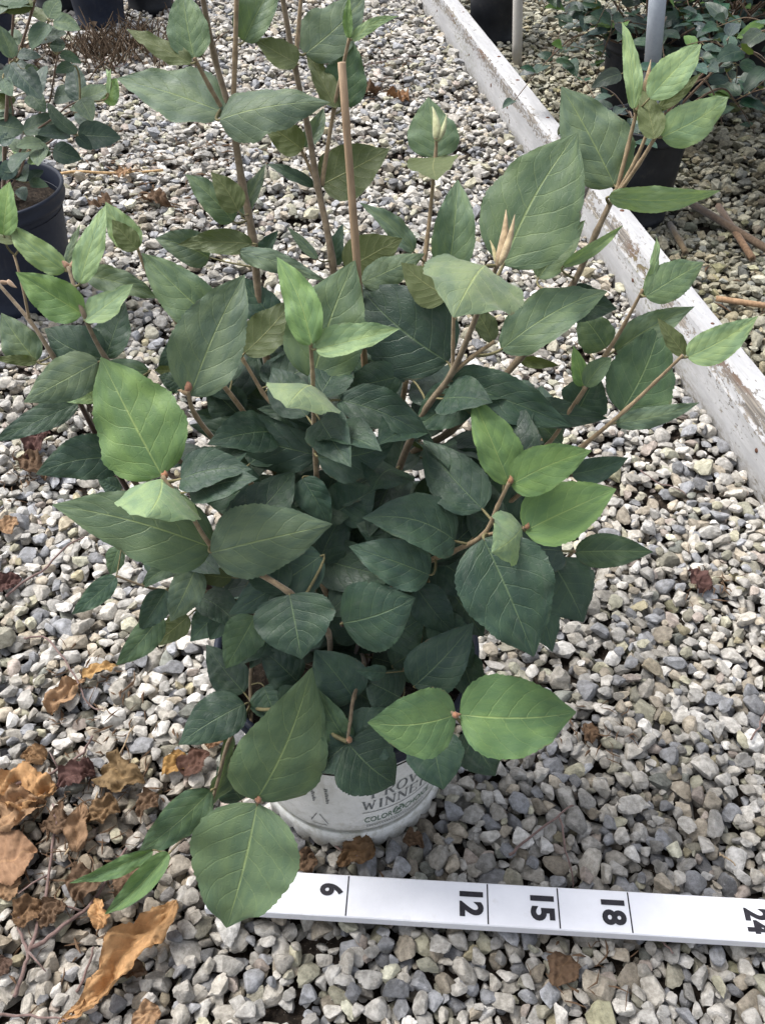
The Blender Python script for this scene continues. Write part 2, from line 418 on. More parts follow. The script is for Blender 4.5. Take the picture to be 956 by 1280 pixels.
CELL = 0.0025
X0, X1, Y0g, Y1g = -2.4, 2.4, 0.12, 5.0
hx, hy = int((X1 - X0) / CELL), int((Y1g - Y0g) / CELL)
HM = np.full((hy, hx), ZB + 0.003, dtype=np.float32)

def base_stone(seed, sub):
    r = np.random.default_rng(seed)
    import bmesh
    bm = bmesh.new(); bmesh.ops.create_icosphere(bm, subdivisions=sub, radius=1.0)
    v = np.array([p.co[:] for p in bm.verts]); f = np.array([[q.index for q in p.verts] for p in bm.faces]); bm.free()
    n = r.normal(size=(10, 3)); n /= np.linalg.norm(n, axis=1)[:, None]
    d = r.uniform(0.42, 0.92, size=10)
    n2 = r.normal(size=(30, 3)); n2 /= np.linalg.norm(n2, axis=1)[:, None]
    n = np.vstack([n, n2]); d = np.concatenate([d, np.full(30, 1.12)])
    dot = np.maximum(v @ n.T, 1e-4); rad = d[None, :] / dot
    k = 30.0
    rr = (np.sum(rad ** -k, axis=1)) ** (-1.0 / k)
    out = v * rr[:, None]
    lo, hi = out.min(0), out.max(0)
    out = (out - (lo + hi) / 2) / ((hi - lo) / 2)
    return out, f
NB = 36
LOD = {s: [base_stone(100 + i, s) for i in range(NB)] for s in (1, 2, 3)}

def in_bed(x, y):
    half = 0.30 + 0.50 * (y + 0.15)
    return abs(x) < min(half + 0.22, 2.3)
PAL = [((0.50, 0.475, 0.43), 26), ((0.58, 0.56, 0.525), 18), ((0.44, 0.43, 0.41), 20), ((0.33, 0.34, 0.365), 13),
       ((0.45, 0.40, 0.325), 12), ((0.36, 0.345, 0.28), 7), ((0.22, 0.225, 0.24), 6), ((0.70, 0.69, 0.67), 8), ((0.45, 0.39, 0.35), 3)]
pw = np.array([p[1] for p in PAL], float); pw /= pw.sum()
pc = np.array([p[0] for p in PAL])

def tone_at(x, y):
    # darker stretches: dirt and algae, damp plus painted shrub shade right of the pot
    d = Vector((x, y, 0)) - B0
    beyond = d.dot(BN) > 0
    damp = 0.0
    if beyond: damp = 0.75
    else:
        q = math.exp(-(((x - 0.30) / 0.20) ** 2 + ((y - 0.72) / 0.30) ** 2))  # wet stones, with the shrub's shade painted into their colour
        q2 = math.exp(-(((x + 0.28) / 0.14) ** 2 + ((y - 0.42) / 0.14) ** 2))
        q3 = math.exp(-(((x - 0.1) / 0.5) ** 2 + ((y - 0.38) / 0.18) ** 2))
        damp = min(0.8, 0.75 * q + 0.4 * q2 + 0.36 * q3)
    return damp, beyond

stones = []
def drop_stones():
    area_n = []
    strips = [(0.14, 1.05, 8600, 6), (1.05, 2.0, 6500, 4), (2.0, 4.95, 4700, 3)]
    half_c = POT_RB + 0.004
    for (ya, yb, dens, ncand) in strips:
        wmax = min(0.52 + 0.5 * (yb + 0.15), 2.3)
        n = int((yb - ya) * 2 * wmax * dens)
        xs = rng.uniform(-wmax, wmax, n); ys = rng.uniform(ya, yb, n)
        sc = np.clip(np.exp(rng.normal(0.0, 0.33, n)), 0.5, 2.1)
        if ya > 1.9: sc *= 1.12
        ax = rng.uniform(1.0, 1.45, n); bx = rng.uniform(0.78, 1.05, n); cx = rng.uniform(0.55, 0.85, n)
        yaw = rng.uniform(0, 2 * math.pi, n)
        for i in range(n):
            x, y = xs[i], ys[i]
            if not in_bed(x, y): continue
            r0 = 0.0075 * sc[i]; a, b, c = r0 * ax[i], r0 * bx[i], r0 * cx[i]
            rad = a * 0.92; k = int(rad / CELL) + 1
            gy, gx = np.mgrid[-k:k + 1, -k:k + 1].astype(np.float32) * CELL
            cs, sn = math.cos(yaw[i]), math.sin(yaw[i])
            q = ((gx * cs + gy * sn) / (a * 0.94)) ** 2 + ((-gx * sn + gy * cs) / (b * 0.94)) ** 2
            msk = q < 1.0
            hsf = np.where(msk, c * np.sqrt(np.maximum(1 - q, 0)), 0).astype(np.float32)
            cnt = msk.sum()
            best = None
            for t in range(ncand):
                xx = x + (rng.uniform(-1, 1) * 0.016 if t else 0); yy = y + (rng.uniform(-1, 1) * 0.016 if t else 0)
                dv = Vector((xx, yy, 0)) - B0; s = dv.dot(BN)
                if -b * 0.8 < s < BW + b * 0.8: continue
                ix, iy = int((xx - X0) / CELL), int((yy - Y0g) / CELL)
                if ix - k < 0 or iy - k < 0 or ix + k + 1 > hx or iy + k + 1 > hy: continue
                sub = HM[iy - k:iy + k + 1, ix - k:ix + k + 1]
                w = (sub + hsf)[msk]
                zc = 0.62 * w.max() + 0.38 * (w.sum() / cnt)
                if best is None or zc < best[0]: best = (zc, xx, yy, ix, iy)
            if best is None: continue
            zc, xx, yy, ix, iy = best
            if zc > 0.012: continue
            if (xx - POT.x) ** 2 + (yy - POT.y) ** 2 < (POT_RB + 0.004 + b * 0.75) ** 2 and zc + c > POT.z - 0.004: continue
            # nothing pokes through the measuring stick
            dr = Vector((xx, yy, 0)) - Vector((R0.x, R0.y, 0))
            if -0.02 < dr.dot(RX) < 27 * IN and abs(dr.dot(RYv)) < RUL_W / 2 + 0.012 and zc + c > RUL_Z + 0.002: continue
            sub = HM[iy - k:iy + k + 1, ix - k:ix + k + 1]
            np.maximum(sub, np.where(msk, zc + hsf, -1), out=sub)
            stones.append((xx, yy, zc, a, b, c, yaw[i]))
drop_stones()
stones_a = np.array(stones)
def hgt(x, y, rad=0.012):
    ix, iy = int((x - X0) / CELL), int((y - Y0g) / CELL); k = int(rad / CELL)
    if not (k <= ix < hx - k and k <= iy < hy - k): return 0.0
    return float(HM[iy - k:iy + k + 1, ix - k:ix + k + 1].max())

def build_gravel():
    n = len(stones_a)
    kind = rng.integers(0, NB, n); pal = rng.choice(len(PAL), n, p=pw)
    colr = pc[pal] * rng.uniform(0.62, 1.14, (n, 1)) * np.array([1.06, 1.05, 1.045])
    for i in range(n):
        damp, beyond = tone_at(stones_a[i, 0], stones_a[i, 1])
        colr[i] *= 1 - 0.45 * damp * rng.uniform(0.6, 1.3)  # damp here includes the shrub's painted shade
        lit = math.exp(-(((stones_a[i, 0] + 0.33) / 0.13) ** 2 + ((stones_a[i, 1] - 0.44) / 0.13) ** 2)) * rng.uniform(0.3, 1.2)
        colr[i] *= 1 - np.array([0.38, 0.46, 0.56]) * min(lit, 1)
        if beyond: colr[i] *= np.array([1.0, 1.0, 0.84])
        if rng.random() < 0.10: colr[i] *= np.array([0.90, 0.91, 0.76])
    tx = rng.normal(0, 0.20, n); ty = rng.normal(0, 0.20, n)
    # largest in the picture
    dep = stones_a[:, 1] * CP + (H - stones_a[:, 2]) * SP
    px = CX + F * stones_a[:, 0] / dep; py = CY + F * ((H - stones_a[:, 2]) * CP - stones_a[:, 1] * SP) / dep
    top = np.array([HM[int((s[1] - Y0g) / CELL), int((s[0] - X0) / CELL)] - (s[2] + s[5]) for s in stones_a])
    size = np.sqrt(stones_a[:, 3] * stones_a[:, 4]) / dep
    ok = (px > 4) & (px < 952) & (py > 4) & (py < 1276) & (top < 0.002)
    # not under the shrub, the pot or the stick
    dx = (px - 440) / 300; dy = (py - 640) / 420
    ok &= (dx * dx + dy * dy > 1.0)
    ok &= ~((py > 1088) & (py < 1180) & (px > 250))
    order = np.argsort(-(size * ok))[:300]
    single = np.zeros(n, bool); single[order] = True
    V, Fc, C = [], [], []; off = 0
    lodv = np.where(stones_a[:, 1] < 0.62, 3, np.where(stones_a[:, 1] < 1.75, 2, 1)) - (top > 0.004)
    lodv = np.maximum(lodv, 1)
    for lod in (1, 2, 3):
        idx = np.where((lodv == lod) & ~single)[0]
        for kd in range(NB):
            ii = idx[kind[idx] == kd]
            if not len(ii): continue
            bv, bf = LOD[lod][kd]
            s = stones_a[ii]
            p = bv[None] * s[:, None, 3:6]
            cxr, sxr = np.cos(tx[ii])[:, None], np.sin(tx[ii])[:, None]
            y1 = p[..., 1] * cxr - p[..., 2] * sxr; z1 = p[..., 1] * sxr + p[..., 2] * cxr
            cyr, syr = np.cos(ty[ii])[:, None], np.sin(ty[ii])[:, None]
            x2 = p[..., 0] * cyr + z1 * syr; z2 = -p[..., 0] * syr + z1 * cyr
            cz, sz = np.cos(s[:, 6])[:, None], np.sin(s[:, 6])[:, None]
            w = np.stack([x2 * cz - y1 * sz + s[:, 0:1], x2 * sz + y1 * cz + s[:, 1:2], z2 + s[:, 2:3]], -1)
            m = len(bv)
            V.append(w.reshape(-1, 3))
            Fc.append((bf[None] + (np.arange(len(ii)) * m)[:, None, None] + off).reshape(-1, 3))
            C.append(np.repeat(colr[ii], m, axis=0)); off += m * len(ii)
    V = np.concatenate(V).astype(np.float32); Fc = np.concatenate(Fc).astype(np.int32); C = np.concatenate(C)
    me = bpy.data.meshes.new('gravel')
    me.vertices.add(len(V)); me.vertices.foreach_set('co', V.ravel())
    me.loops.add(Fc.size); me.loops.foreach_set('vertex_index', Fc.ravel())
    me.polygons.add(len(Fc)); me.polygons.foreach_set('loop_start', np.arange(0, Fc.size, 3, dtype=np.int32))
    me.polygons.foreach_set('use_smooth', np.ones(len(Fc), bool))
    at = me.color_attributes.new('col', 'FLOAT_COLOR', 'POINT')
    at.data.foreach_set('color', np.concatenate([C, np.ones((len(C), 1))], 1).astype(np.float32).ravel())
    me.update(calc_edges=True); me.materials.append(M['stone']); me.set_sharp_from_angle(angle=R(30))
    g = link('gravel', me); tag(g, 'loose grey and tan gravel covering the whole yard', 'gravel', None, 'stuff')
    meshes = [make_mesh('stone', LOD[3][k][0], LOD[3][k][1], [M['stone1']]) for k in range(NB)]
    for m_ in meshes: m_.set_sharp_from_angle(angle=R(30))
    for i in np.where(single)[0]:
        s = stones_a[i]
        m = Matrix.Translation(s[:3]) @ Matrix.Rotation(s[6], 4, 'Z') @ Matrix.Rotation(ty[i], 4, 'Y') @ Matrix.Rotation(tx[i], 4, 'X') @ Matrix.Diagonal((s[3], s[4], s[5], 1))
        o = link('stone', meshes[kind[i]], bed, m); o.color = (*colr[i], 1)
    print('stones', n, 'tris', len(Fc))
build_gravel()

# ------------------------------------------------------------------ white timber kerb
def kerb(name, s0, s1, label, groove):
    L = s1 - s0; n = 60
    # cross-section in (across, up); across 0 is the face towards the plant
    if groove: sec = [(0, ZB), (0, 0.074), (0.003, 0.079), (0.010, 0.106), (0.015, 0.1125), (0.052, 0.112), (0.056, 0.108), (0.056, ZB)]
    else: sec = [(0, ZB), (0, 0.102), (0.003, 0.109), (0.008, 0.112), (0.050, 0.112), (0.056, 0.107), (0.056, ZB)]
    V = []; Fc = []; r = np.random.default_rng(int(abs(s0) * 100) + 5); k = len(sec)
    for i in range(n + 1):
        for (a, z) in sec:
            V.append((L * i / n, -(a + r.normal(0, 0.0003)), z + (r.normal(0, 0.0003) if z > 0 else 0)))
    for i in range(n):
        for j in range(k - 1):
            Fc.append((i * k + j, i * k + j + 1, (i + 1) * k + j + 1, (i + 1) * k + j))
    Fc.append(tuple(range(k))[::-1]); Fc.append(tuple(n * k + j for j in range(k)))
    me = make_mesh(name, V, Fc, [M['board']], False)
    p = B0 + BD * s0
    m = Matrix(((BD.x, -BN.x, 0, p.x), (BD.y, -BN.y, 0, p.y), (0, 0, 1, 0), (0, 0, 0, 1)))
    o = link(name, me, None, m); tag(o, label, 'kerb board', 'white kerb boards laid end to end')
    for k in range(int(L / 0.24)):
        x = L * (k + 0.5) / int(L / 0.24) + r.normal(0, .03)
        for (a_, z_, side) in ((0.035, 0.1126, 0), (-0.0006, 0.05, 1)):
            if r.random() < .4: continue
            V = []; F_ = []; q = 10; rad = r.uniform(.0035, .006); xx = x + r.normal(0, .02)
            for (rr_, h_) in ((rad, 0.0), (rad * .8, .0012), (0.0003, .0012)):
                for j in range(q):
                    an = 2 * math.pi * j / q
                    if side: V.append((xx + rr_ * math.cos(an), -a_ + h_ - .0004, z_ + rr_ * math.sin(an)))
                    else: V.append((xx + rr_ * math.cos(an), -a_ + rr_ * math.sin(an), z_ + h_ - .0006))
            for i_ in range(2):
                for j in range(q): F_.append((i_ * q + j, i_ * q + (j + 1) % q, (i_ + 1) * q + (j + 1) % q, (i_ + 1) * q + j))
            link('nail_head', make_mesh('nail_head', V, F_, [M['rust']]), o, m)
    return o
# joint between the two boards
jn = PZ(742, 285, 0.0); js = (jn - B0).dot(BD)
kerb('kerb_board', -0.75, js - 0.004, 'grooved weathered white timber kerb board beside the brown cut canes', True)
kerb('kerb_board', js + 0.004, 3.6, 'flat-faced white timber kerb board with flaking paint beside the thin beige post', False)

# ------------------------------------------------------------------ measuring stick
def text_mesh(txt, size, offset=0.0):
    cu = bpy.data.curves.new('txt', 'FONT'); cu.body = txt; cu.size = size; cu.offset = offset; cu.resolution_u = 4
    o = bpy.data.objects.new('txt', cu); COL.objects.link(o)
    dg = bpy.context.evaluated_depsgraph_get(); dg.update()
    me = o.evaluated_get(dg).to_mesh()
    v = [tuple(p.co) for p in me.vertices]; f = [tuple(p.vertices) for p in me.polygons]
    o.evaluated_get(dg).to_mesh_clear()
    bpy.data.objects.remove(o); bpy.data.curves.remove(cu)
    return np.array(v), f
rm = Matrix(((RX.x, RYv.x, 0, R0.x), (RX.y, RYv.y, 0, R0.y), (0, 0, 1, RUL_Z), (0, 0, 0, 1)))
ruler = empty('measuring_stick', (R0.x, R0.y, RUL_Z)); ruler.matrix_basis = rm
tag(ruler, 'white wooden measuring stick with black inch numbers lying on gravel', 'ruler')
mb = MB(); c = 0.0012; w = RUL_W / 2; Lr = 30 * IN; zt = RUL_T
sec = [(-w, 0), (w, 0), (w, zt - c), (w - c, zt), (-w + c, zt), (-w, zt - c)]
mb.add([(x, y, z) for x in (0.0, Lr) for (y, z) in sec],
       [(0, 1, 2, 3, 4, 5), (11, 10, 9, 8, 7, 6)] + [(i, i + 6, (i + 1) % 6 + 6, (i + 1) % 6) for i in range(6)])
mb.build('stick_body', M['ruler'], ruler, rm, False)
for k in (6, 12, 15, 18, 24):
    mb = MB(); mb.box((k * IN - 0.0007, -w + 0.0014, zt + 0.0001), (k * IN + 0.0007, w - 0.0014, zt + 0.0004))
    mb.build('tick_mark', M['ink'], ruler, rm, False)
    v, f = text_mesh(str(k), 1.0, 0.042)
    lo, hi = v.min(0), v.max(0)
    # digits: tops point along the stick, the number reads towards the near edge
    sx = 0.0255 / (hi[1] - lo[1]); wide = (0.0135 if k < 10 else 0.0265) / (hi[0] - lo[0])
    x = k * IN - 0.0045 - (hi[1] - v[:, 1]) * sx
    y = w - 0.0105 - (v[:, 0] - lo[0]) * wide
    me = make_mesh('number', np.stack([x, y, np.full(len(x), zt + 0.0005)], 1), f, [M['ink']], False)
    link('number', me, ruler, rm)

# ------------------------------------------------------------------ pots
def pot(name, loc, rt, rb, h, mat, label, cat='pot', group=None, soil=True, seg=48, tilt=(0, 0)):
    root = empty(name, loc); root.rotation_euler = (tilt[0], tilt[1], 0)
    wm = root.matrix_basis = Matrix.Translation(loc) @ Matrix.Rotation(tilt[0], 4, 'X') @ Matrix.Rotation(tilt[1], 4, 'Y')
    tag(root, label, cat, group)
    mb = MB()
    f = lambda z: rb + (rt - 0.006 - rb) * z / h
    prof = [(0.001, -0.01), (rb - 0.012, -0.01), (rb - 0.003, -0.006), (rb, 0.004), (f(0.02), 0.02), (f(0.021) - 0.002, 0.022)]
    for q in (0.25, 0.5, 0.75): prof.append((f(h * q), h * q))
    prof += [(f(h - 0.032), h - 0.032)]
    mb.lathe(prof, seg); mb.build('pot_body', mat, root, wm)
    mb = MB(); a = rt
    mb.lathe([(f(h - 0.034) - 0.001, h - 0.034), (a - 0.001, h - 0.030), (a + 0.0015, h - 0.022), (a, h - 0.018), (a + 0.001, h - 0.006), (a + 0.003, h - 0.003),
              (a + 0.002, h), (a - 0.003, h + 0.001), (a - 0.006, h - 0.004), (a - 0.010, h - 0.04), (a - 0.014, h - 0.075)], seg)
    mb.build('rim', mat, root, wm)
    if soil:
        r = np.random.default_rng(len(bpy.data.objects)); mb = MB(); n = 28
        rs = [0.0, 0.25, 0.5, 0.75, 0.9, 1.0]; zs = h - 0.045
        mb.lathe([((a - 0.0095) * q + 0.0005, zs + 0.008 * (1 - q)) for q in rs], n, 0,
                 lambda i, q, rr, z: (rr, z + (r.normal(0, 0.004) if 0 < i < 5 else 0)))
        mb.build('soil', M['soil'], root, wm)
    return root

# the branded pot of the shrub
def cone_r(z): return POT_RB + (POT_RT - 0.006 - POT_RB) * z / POT_H
def branded_pot():
    root = empty('nursery_pot', POT); wm = root.matrix_basis.copy() if root.location.length == 0 else Matrix.Translation(POT)
    root.matrix_basis = wm
    tag(root, 'white printed nursery pot with navy rim and scalloped foot holding the shrub', 'pot')
    mb = MB()
    prof = [(0.001, -0.012), (POT_RB - 0.012, -0.012), (cone_r(0.03) - 0.004, 0.028), (cone_r(0.034) - 0.0015, 0.033), (cone_r(0.04), 0.040)]
    prof += [(cone_r(z), z) for z in (0.07, 0.10, 0.13, 0.16, 0.19, 0.212)]
    mb.lathe(prof, 96); mb.build('pot_body', M['white_pot'], root, wm)
    mb = MB()                                              # scalloped skirt round the foot
    def scal(i, q, r, z):
        s = abs(math.sin(q * 15))
        if i <= 1: return (r + 0.0015 * s, z - 0.010 * s)
        return (r, z)
    mb.lathe([(POT_RB + 0.000, 0.004), (POT_RB + 0.003, 0.004), (POT_RB + 0.0035, 0.018), (cone_r(0.028) - 0.001, 0.030), (cone_r(0.03) - 0.006, 0.031)], 240, 0, scal)
    mb.build('scalloped_foot', M['white_pot'], root, wm)
    mb = MB(); a, h = POT_RT, POT_H
    mb.lathe([(cone_r(h - 0.036) - 0.001, h - 0.036), (a - 0.003, h - 0.033), (a, h - 0.026), (a - 0.002, h - 0.023), (a - 0.002, h - 0.019), (a + 0.0005, h - 0.016),
              (a - 0.001, h - 0.012), (a + 0.001, h - 0.006), (a + 0.003, h - 0.003), (a + 0.002, h), (a - 0.003, h + 0.001), (a - 0.006, h - 0.004), (a - 0.010, h - 0.04), (a - 0.014, h - 0.08)], 96)
    r_ = mb.build('rim', M['navy'], root, wm); r_['label'] = 'ribbed navy plastic rim'
    r = np.random.default_rng(3); mb = MB()
    mb.lathe([((a - 0.0095) * q + 0.0005, h - 0.05 + 0.010 * (1 - q)) for q in np.linspace(0, 1, 12)], 60, 0,
             lambda i, q, rr, z: (rr, z + (r.normal(0, 0.0035) if 0 < i < 11 else 0)))
    mb.build('soil', M['soil'], root, wm)
    # printing wrapped on the wall
    def wrap(v2, f, name, mat):
        V = []
        for (s, z) in v2:
            rr = cone_r(z) + 0.0006; q = s / 0.122
            V.append((rr * math.sin(q), -rr * math.cos(q), z))
        me = make_mesh(name, V, f, [mat], False); link(name, me, root, wm)
    class Pen:
        def __init__(s): s.v = []; s.f = []
        def seg(s, x0, y0, x1, y1, t):
            L = math.hypot(x1 - x0, y1 - y0); nx, ny = -(y1 - y0) / L * t / 2, (x1 - x0) / L * t / 2
            n = max(1, int(L / 0.004)); b = len(s.v)
            for i in range(n + 1):
                k = i / n; x = x0 + (x1 - x0) * k; y = y0 + (y1 - y0) * k
                s.v += [(x + nx, y + ny), (x - nx, y - ny)]
            s.f += [(b + 2 * i, b + 2 * i + 1, b + 2 * i + 3, b + 2 * i + 2) for i in range(n)]
    GL = {  # strokes: x0,y0,x1,y1,weight ; capitals with serifs in a unit box
        'P': [(.2,0,.2,1,2),(.05,0,.38,0,1),(.05,1,.6,1,1),(.6,1,.82,.86,1),(.82,.86,.82,.64,2),(.82,.64,.6,.5,1),(.6,.5,.2,.5,1)],
        'R': [(.2,0,.2,1,2),(.05,0,.36,0,1),(.05,1,.6,1,1),(.6,1,.8,.88,1),(.8,.88,.8,.66,2),(.8,.66,.6,.54,1),(.6,.54,.2,.54,1),(.5,.54,.85,0,2),(.8,0,.98,0,1)],
        'O': [(.3,0,.08,.3,1.6),(.08,.3,.08,.7,2),(.08,.7,.3,1,1.6),(.3,1,.7,1,1),(.7,1,.92,.7,1.6),(.92,.7,.92,.3,2),(.92,.3,.7,0,1.6),(.7,0,.3,0,1)],
        'V': [(.12,1,.5,0,2),(.5,0,.88,1,1),(0,1,.28,1,1),(.74,1,1,1,1)],
        'E': [(.2,0,.2,1,2),(.05,0,.85,0,1),(.05,1,.82,1,1),(.2,.52,.62,.52,1),(.85,0,.85,.22,1),(.82,1,.82,.8,1)],
        'N': [(.15,0,.15,1,1),(.12,1,.85,0,2.2),(.85,0,.85,1,1),(0,0,.32,0,1),(.68,1,1,1,1),(0,1,.15,1,1)],
        'W': [(.1,1,.3,0,2),(.3,0,.5,.8,1),(.5,.8,.7,0,2),(.7,0,.92,1,1),(0,1,.22,1,1),(.8,1,1,1,1)],
        'I': [(.5,0,.5,1,2.2),(.25,0,.75,0,1),(.25,1,.75,1,1)],
        'S': [(.85,.8,.85,1,1),(.82,.9,.6,1,1.2),(.6,1,.35,1,1.2),(.35,1,.18,.82,1.6),(.18,.82,.3,.6,2),(.3,.6,.7,.42,2.2),(.7,.42,.84,.2,2),(.84,.2,.65,0,1.6),(.65,0,.35,0,1.2),(.35,0,.15,.12,1.2),(.15,0,.15,.22,1)],
    }
    def serif(txt, s, z, hgt_, wd, t, name):
        p = Pen()
        for ch in txt:
            wch = wd * (0.55 if ch == 'I' else 1.15 if ch == 'W' else 1.0)
            for (x0, y0, x1, y1, k) in GL[ch]: p.seg(s + x0 * wch, z + y0 * hgt_, s + x1 * wch, z + y1 * hgt_, t * k)
            s += wch * 1.13
        wrap(p.v, p.f, name, M['print'])
    serif('PROVEN', 0.026, 0.122, 0.021, 0.0128, 0.0012, 'lettering')
    serif('WINNERS', 0.017, 0.094, 0.021, 0.0132, 0.0012, 'lettering')
    def sans(txt, s, z, hh, ww, name, mat):
        v, f = text_mesh(txt, 1.0, 0.005); lo, hi = v.min(0), v.max(0)
        wrap([(s + (x - lo[0]) / (hi[0] - lo[0]) * ww, z + (y - lo[1]) / (hi[1] - lo[1]) * hh) for x, y, _ in v], f, name, mat)
    sans('COLOR', 0.0195, 0.059, 0.0135, 0.034, 'lettering', M['print_green'])
    sans('CHOICE', 0.070, 0.059, 0.0135, 0.038, 'lettering', M['print_green'])
    p = Pen()                                              # round emblem between the two words
    for k in range(16):
        a0, a1 = 2 * math.pi * k / 16, 2 * math.pi * (k + 1) / 16
        if k % 5 != 4: p.seg(0.0615 + 0.0065 * math.cos(a0), 0.068 + 0.010 * math.sin(a0), 0.0615 + 0.0065 * math.cos(a1), 0.068 + 0.010 * math.sin(a1), 0.0024)
    p.seg(0.058, 0.064, 0.0645, 0.073, 0.003); p.seg(0.059, 0.072, 0.064, 0.065, 0.002)
    wrap(p.v, p.f, 'emblem', M['print_green'])
    p = Pen(); p.seg(0.017, 0.086, 0.115, 0.086, 0.0012); p.seg(0.02, 0.052, 0.10, 0.052, 0.0007); wrap(p.v, p.f, 'printed_line', M['print'])
    p = Pen()
    for k in range(26): p.seg(0.022 + k * 0.0031, 0.0485, 0.0238 + k * 0.0031, 0.0485, 0.0016)
    wrap(p.v, p.f, 'fine_print', M['print'])
    p = Pen()                                              # recycling triangle
    tri = [(-0.046, 0.050), (-0.022, 0.050), (-0.034, 0.083)]
    for k in range(3):
        (x0, y0), (x1, y1) = tri[k], tri[(k + 1) % 3]
        p.seg(x0 + (x1 - x0) * .12, y0 + (y1 - y0) * .12, x0 + (x1 - x0) * .86, y0 + (y1 - y0) * .86, 0.0011)
        p.seg(x0 + (x1 - x0) * .72, y0 + (y1 - y0) * .72 + 0.003, x0 + (x1 - x0) * .86, y0 + (y1 - y0) * .86, 0.0009)
    p.seg(-0.046, 0.042, -0.016, 0.042, 0.0008)
    wrap(p.v, p.f, 'recycling_mark', M['print'])
    for s0 in (-0.037, -0.022):
        p = Pen()
        for k in range(9): p.seg(s0, 0.112 + k * 0.0044, s0 + 0.004 * (0.6 + 0.4 * ((k * 7) % 3) / 2), 0.112 + k * 0.0044, 0.0022)
        wrap(p.v, p.f, 'fine_print', M['print'])
    return root
branded_pot()

# ------------------------------------------------------------------ leaves and shrubs
def leaf_geo(L, W, fold, curl, wave, seed, nu=44, nv=8, serr=0.013, blunt=0.0, rough=1.0, droop=0.0):
    r = np.random.default_rng(seed)
    u = np.linspace(0, 1, nu + 1); v = np.linspace(-1, 1, nv + 1)
    a, b = 0.46, 0.84 - 0.39 * blunt
    pr = np.power(np.maximum(u, 1e-6), a) * np.power(np.maximum(1 - u, 0), b); pr /= pr.max()
    ov = np.power(np.maximum(np.sin(np.pi * np.power(u, 0.60 + r.uniform(-.05, .07))), 0), 0.86); ov /= ov.max()
    pr = ov * (1 - blunt) + pr * blunt
    s = np.clip((u - 0.78) / 0.2, 0, 1); pr *= 1 - (0.22 - 0.22 * blunt) * s * s * (3 - 2 * s)
    saw = np.ones(nu + 1); saw[1::2] -= serr * 1.6
    saw += r.normal(0, 0.010, nu + 1) + 0.02 * np.sin(u * 23 + r.uniform(0, 6)) * r.random()
    th = curl * (0.5 - u); dy = np.cos(th); dz = np.sin(th)
    y = np.concatenate([[0], np.cumsum((dy[1:] + dy[:-1]) / 2)]); z = np.concatenate([[0], np.cumsum((dz[1:] + dz[:-1]) / 2)])
    k = L / max(y[-1], 1e-6); y *= k; z *= k
    ny, nz = -dz, dy
    U, Vv = np.meshgrid(u, v, indexing='ij')
    lead = r.normal(0, 0.03)                                 # slight sideways sweep of the midrib
    half = (W / 2) * pr[:, None] * (1 + (saw[:, None] - 1) * (np.abs(Vv) > 0.99))
    asym = 1 + r.normal(0, 0.04) * np.sign(Vv)
    X = Vv * half * asym * math.cos(min(abs(fold), 1.2)) + lead * L * np.sin(np.pi * U)
    up = np.abs(Vv) * half * math.sin(fold) - droop * W * Vv ** 2 * pr[:, None]
    sv = U - 0.20 * np.abs(Vv) - 0.10 * Vv ** 2 + 0.045 * (Vv > 0)
    q = 0.011 * L * rough * np.cos(2 * np.pi * 6.5 * sv) * np.minimum(1, np.abs(Vv) * 3) * (1 - 0.5 * np.abs(Vv)) * np.minimum(1, pr[:, None] * 2)
    ph = r.uniform(0, 6.28, 4)
    wv = wave * L * (np.abs(Vv) ** 1.6) * (np.sin(2 * np.pi * 1.7 * U + ph[0] + np.sign(Vv) * ph[1]) + 0.6 * np.sin(2 * np.pi * 3.6 * U + ph[2] + np.sign(Vv) * ph[3])) * np.minimum(1, pr[:, None] * 1.5)
    Z = up + q + wv
    P = np.stack([X, y[:, None] + ny[:, None] * Z, z[:, None] + nz[:, None] * Z], -1).reshape(-1, 3)
    n1 = nv + 1; i = np.arange(nu)[:, None] * n1 + np.arange(nv)[None, :]; i = i.ravel()
    Fc = np.stack([i, i + 1, i + n1 + 1, i + n1], 1)
    uv = np.stack([U.ravel(), Vv.ravel() * 0.5 + 0.5], 1)
    return P, Fc, uv

def frame_from(base, tip, roll, face=VIEW):
    ax = (tip - base); L = ax.length; y = ax.normalized()
    z = face - y * face.dot(y)
    if z.length < 0.15:
        f2 = Vector((0, 0.3, 1)); z = f2 - y * f2.dot(y)
    z.normalize(); x = y.cross(z)
    q = Matrix.Rotation(roll, 3, y); z = q @ z; x = q @ x
    return L, Matrix(((x.x, y.x, z.x, base.x), (x.y, y.y, z.y, base.y), (x.z, y.z, z.z, base.z), (0, 0, 0, 1)))

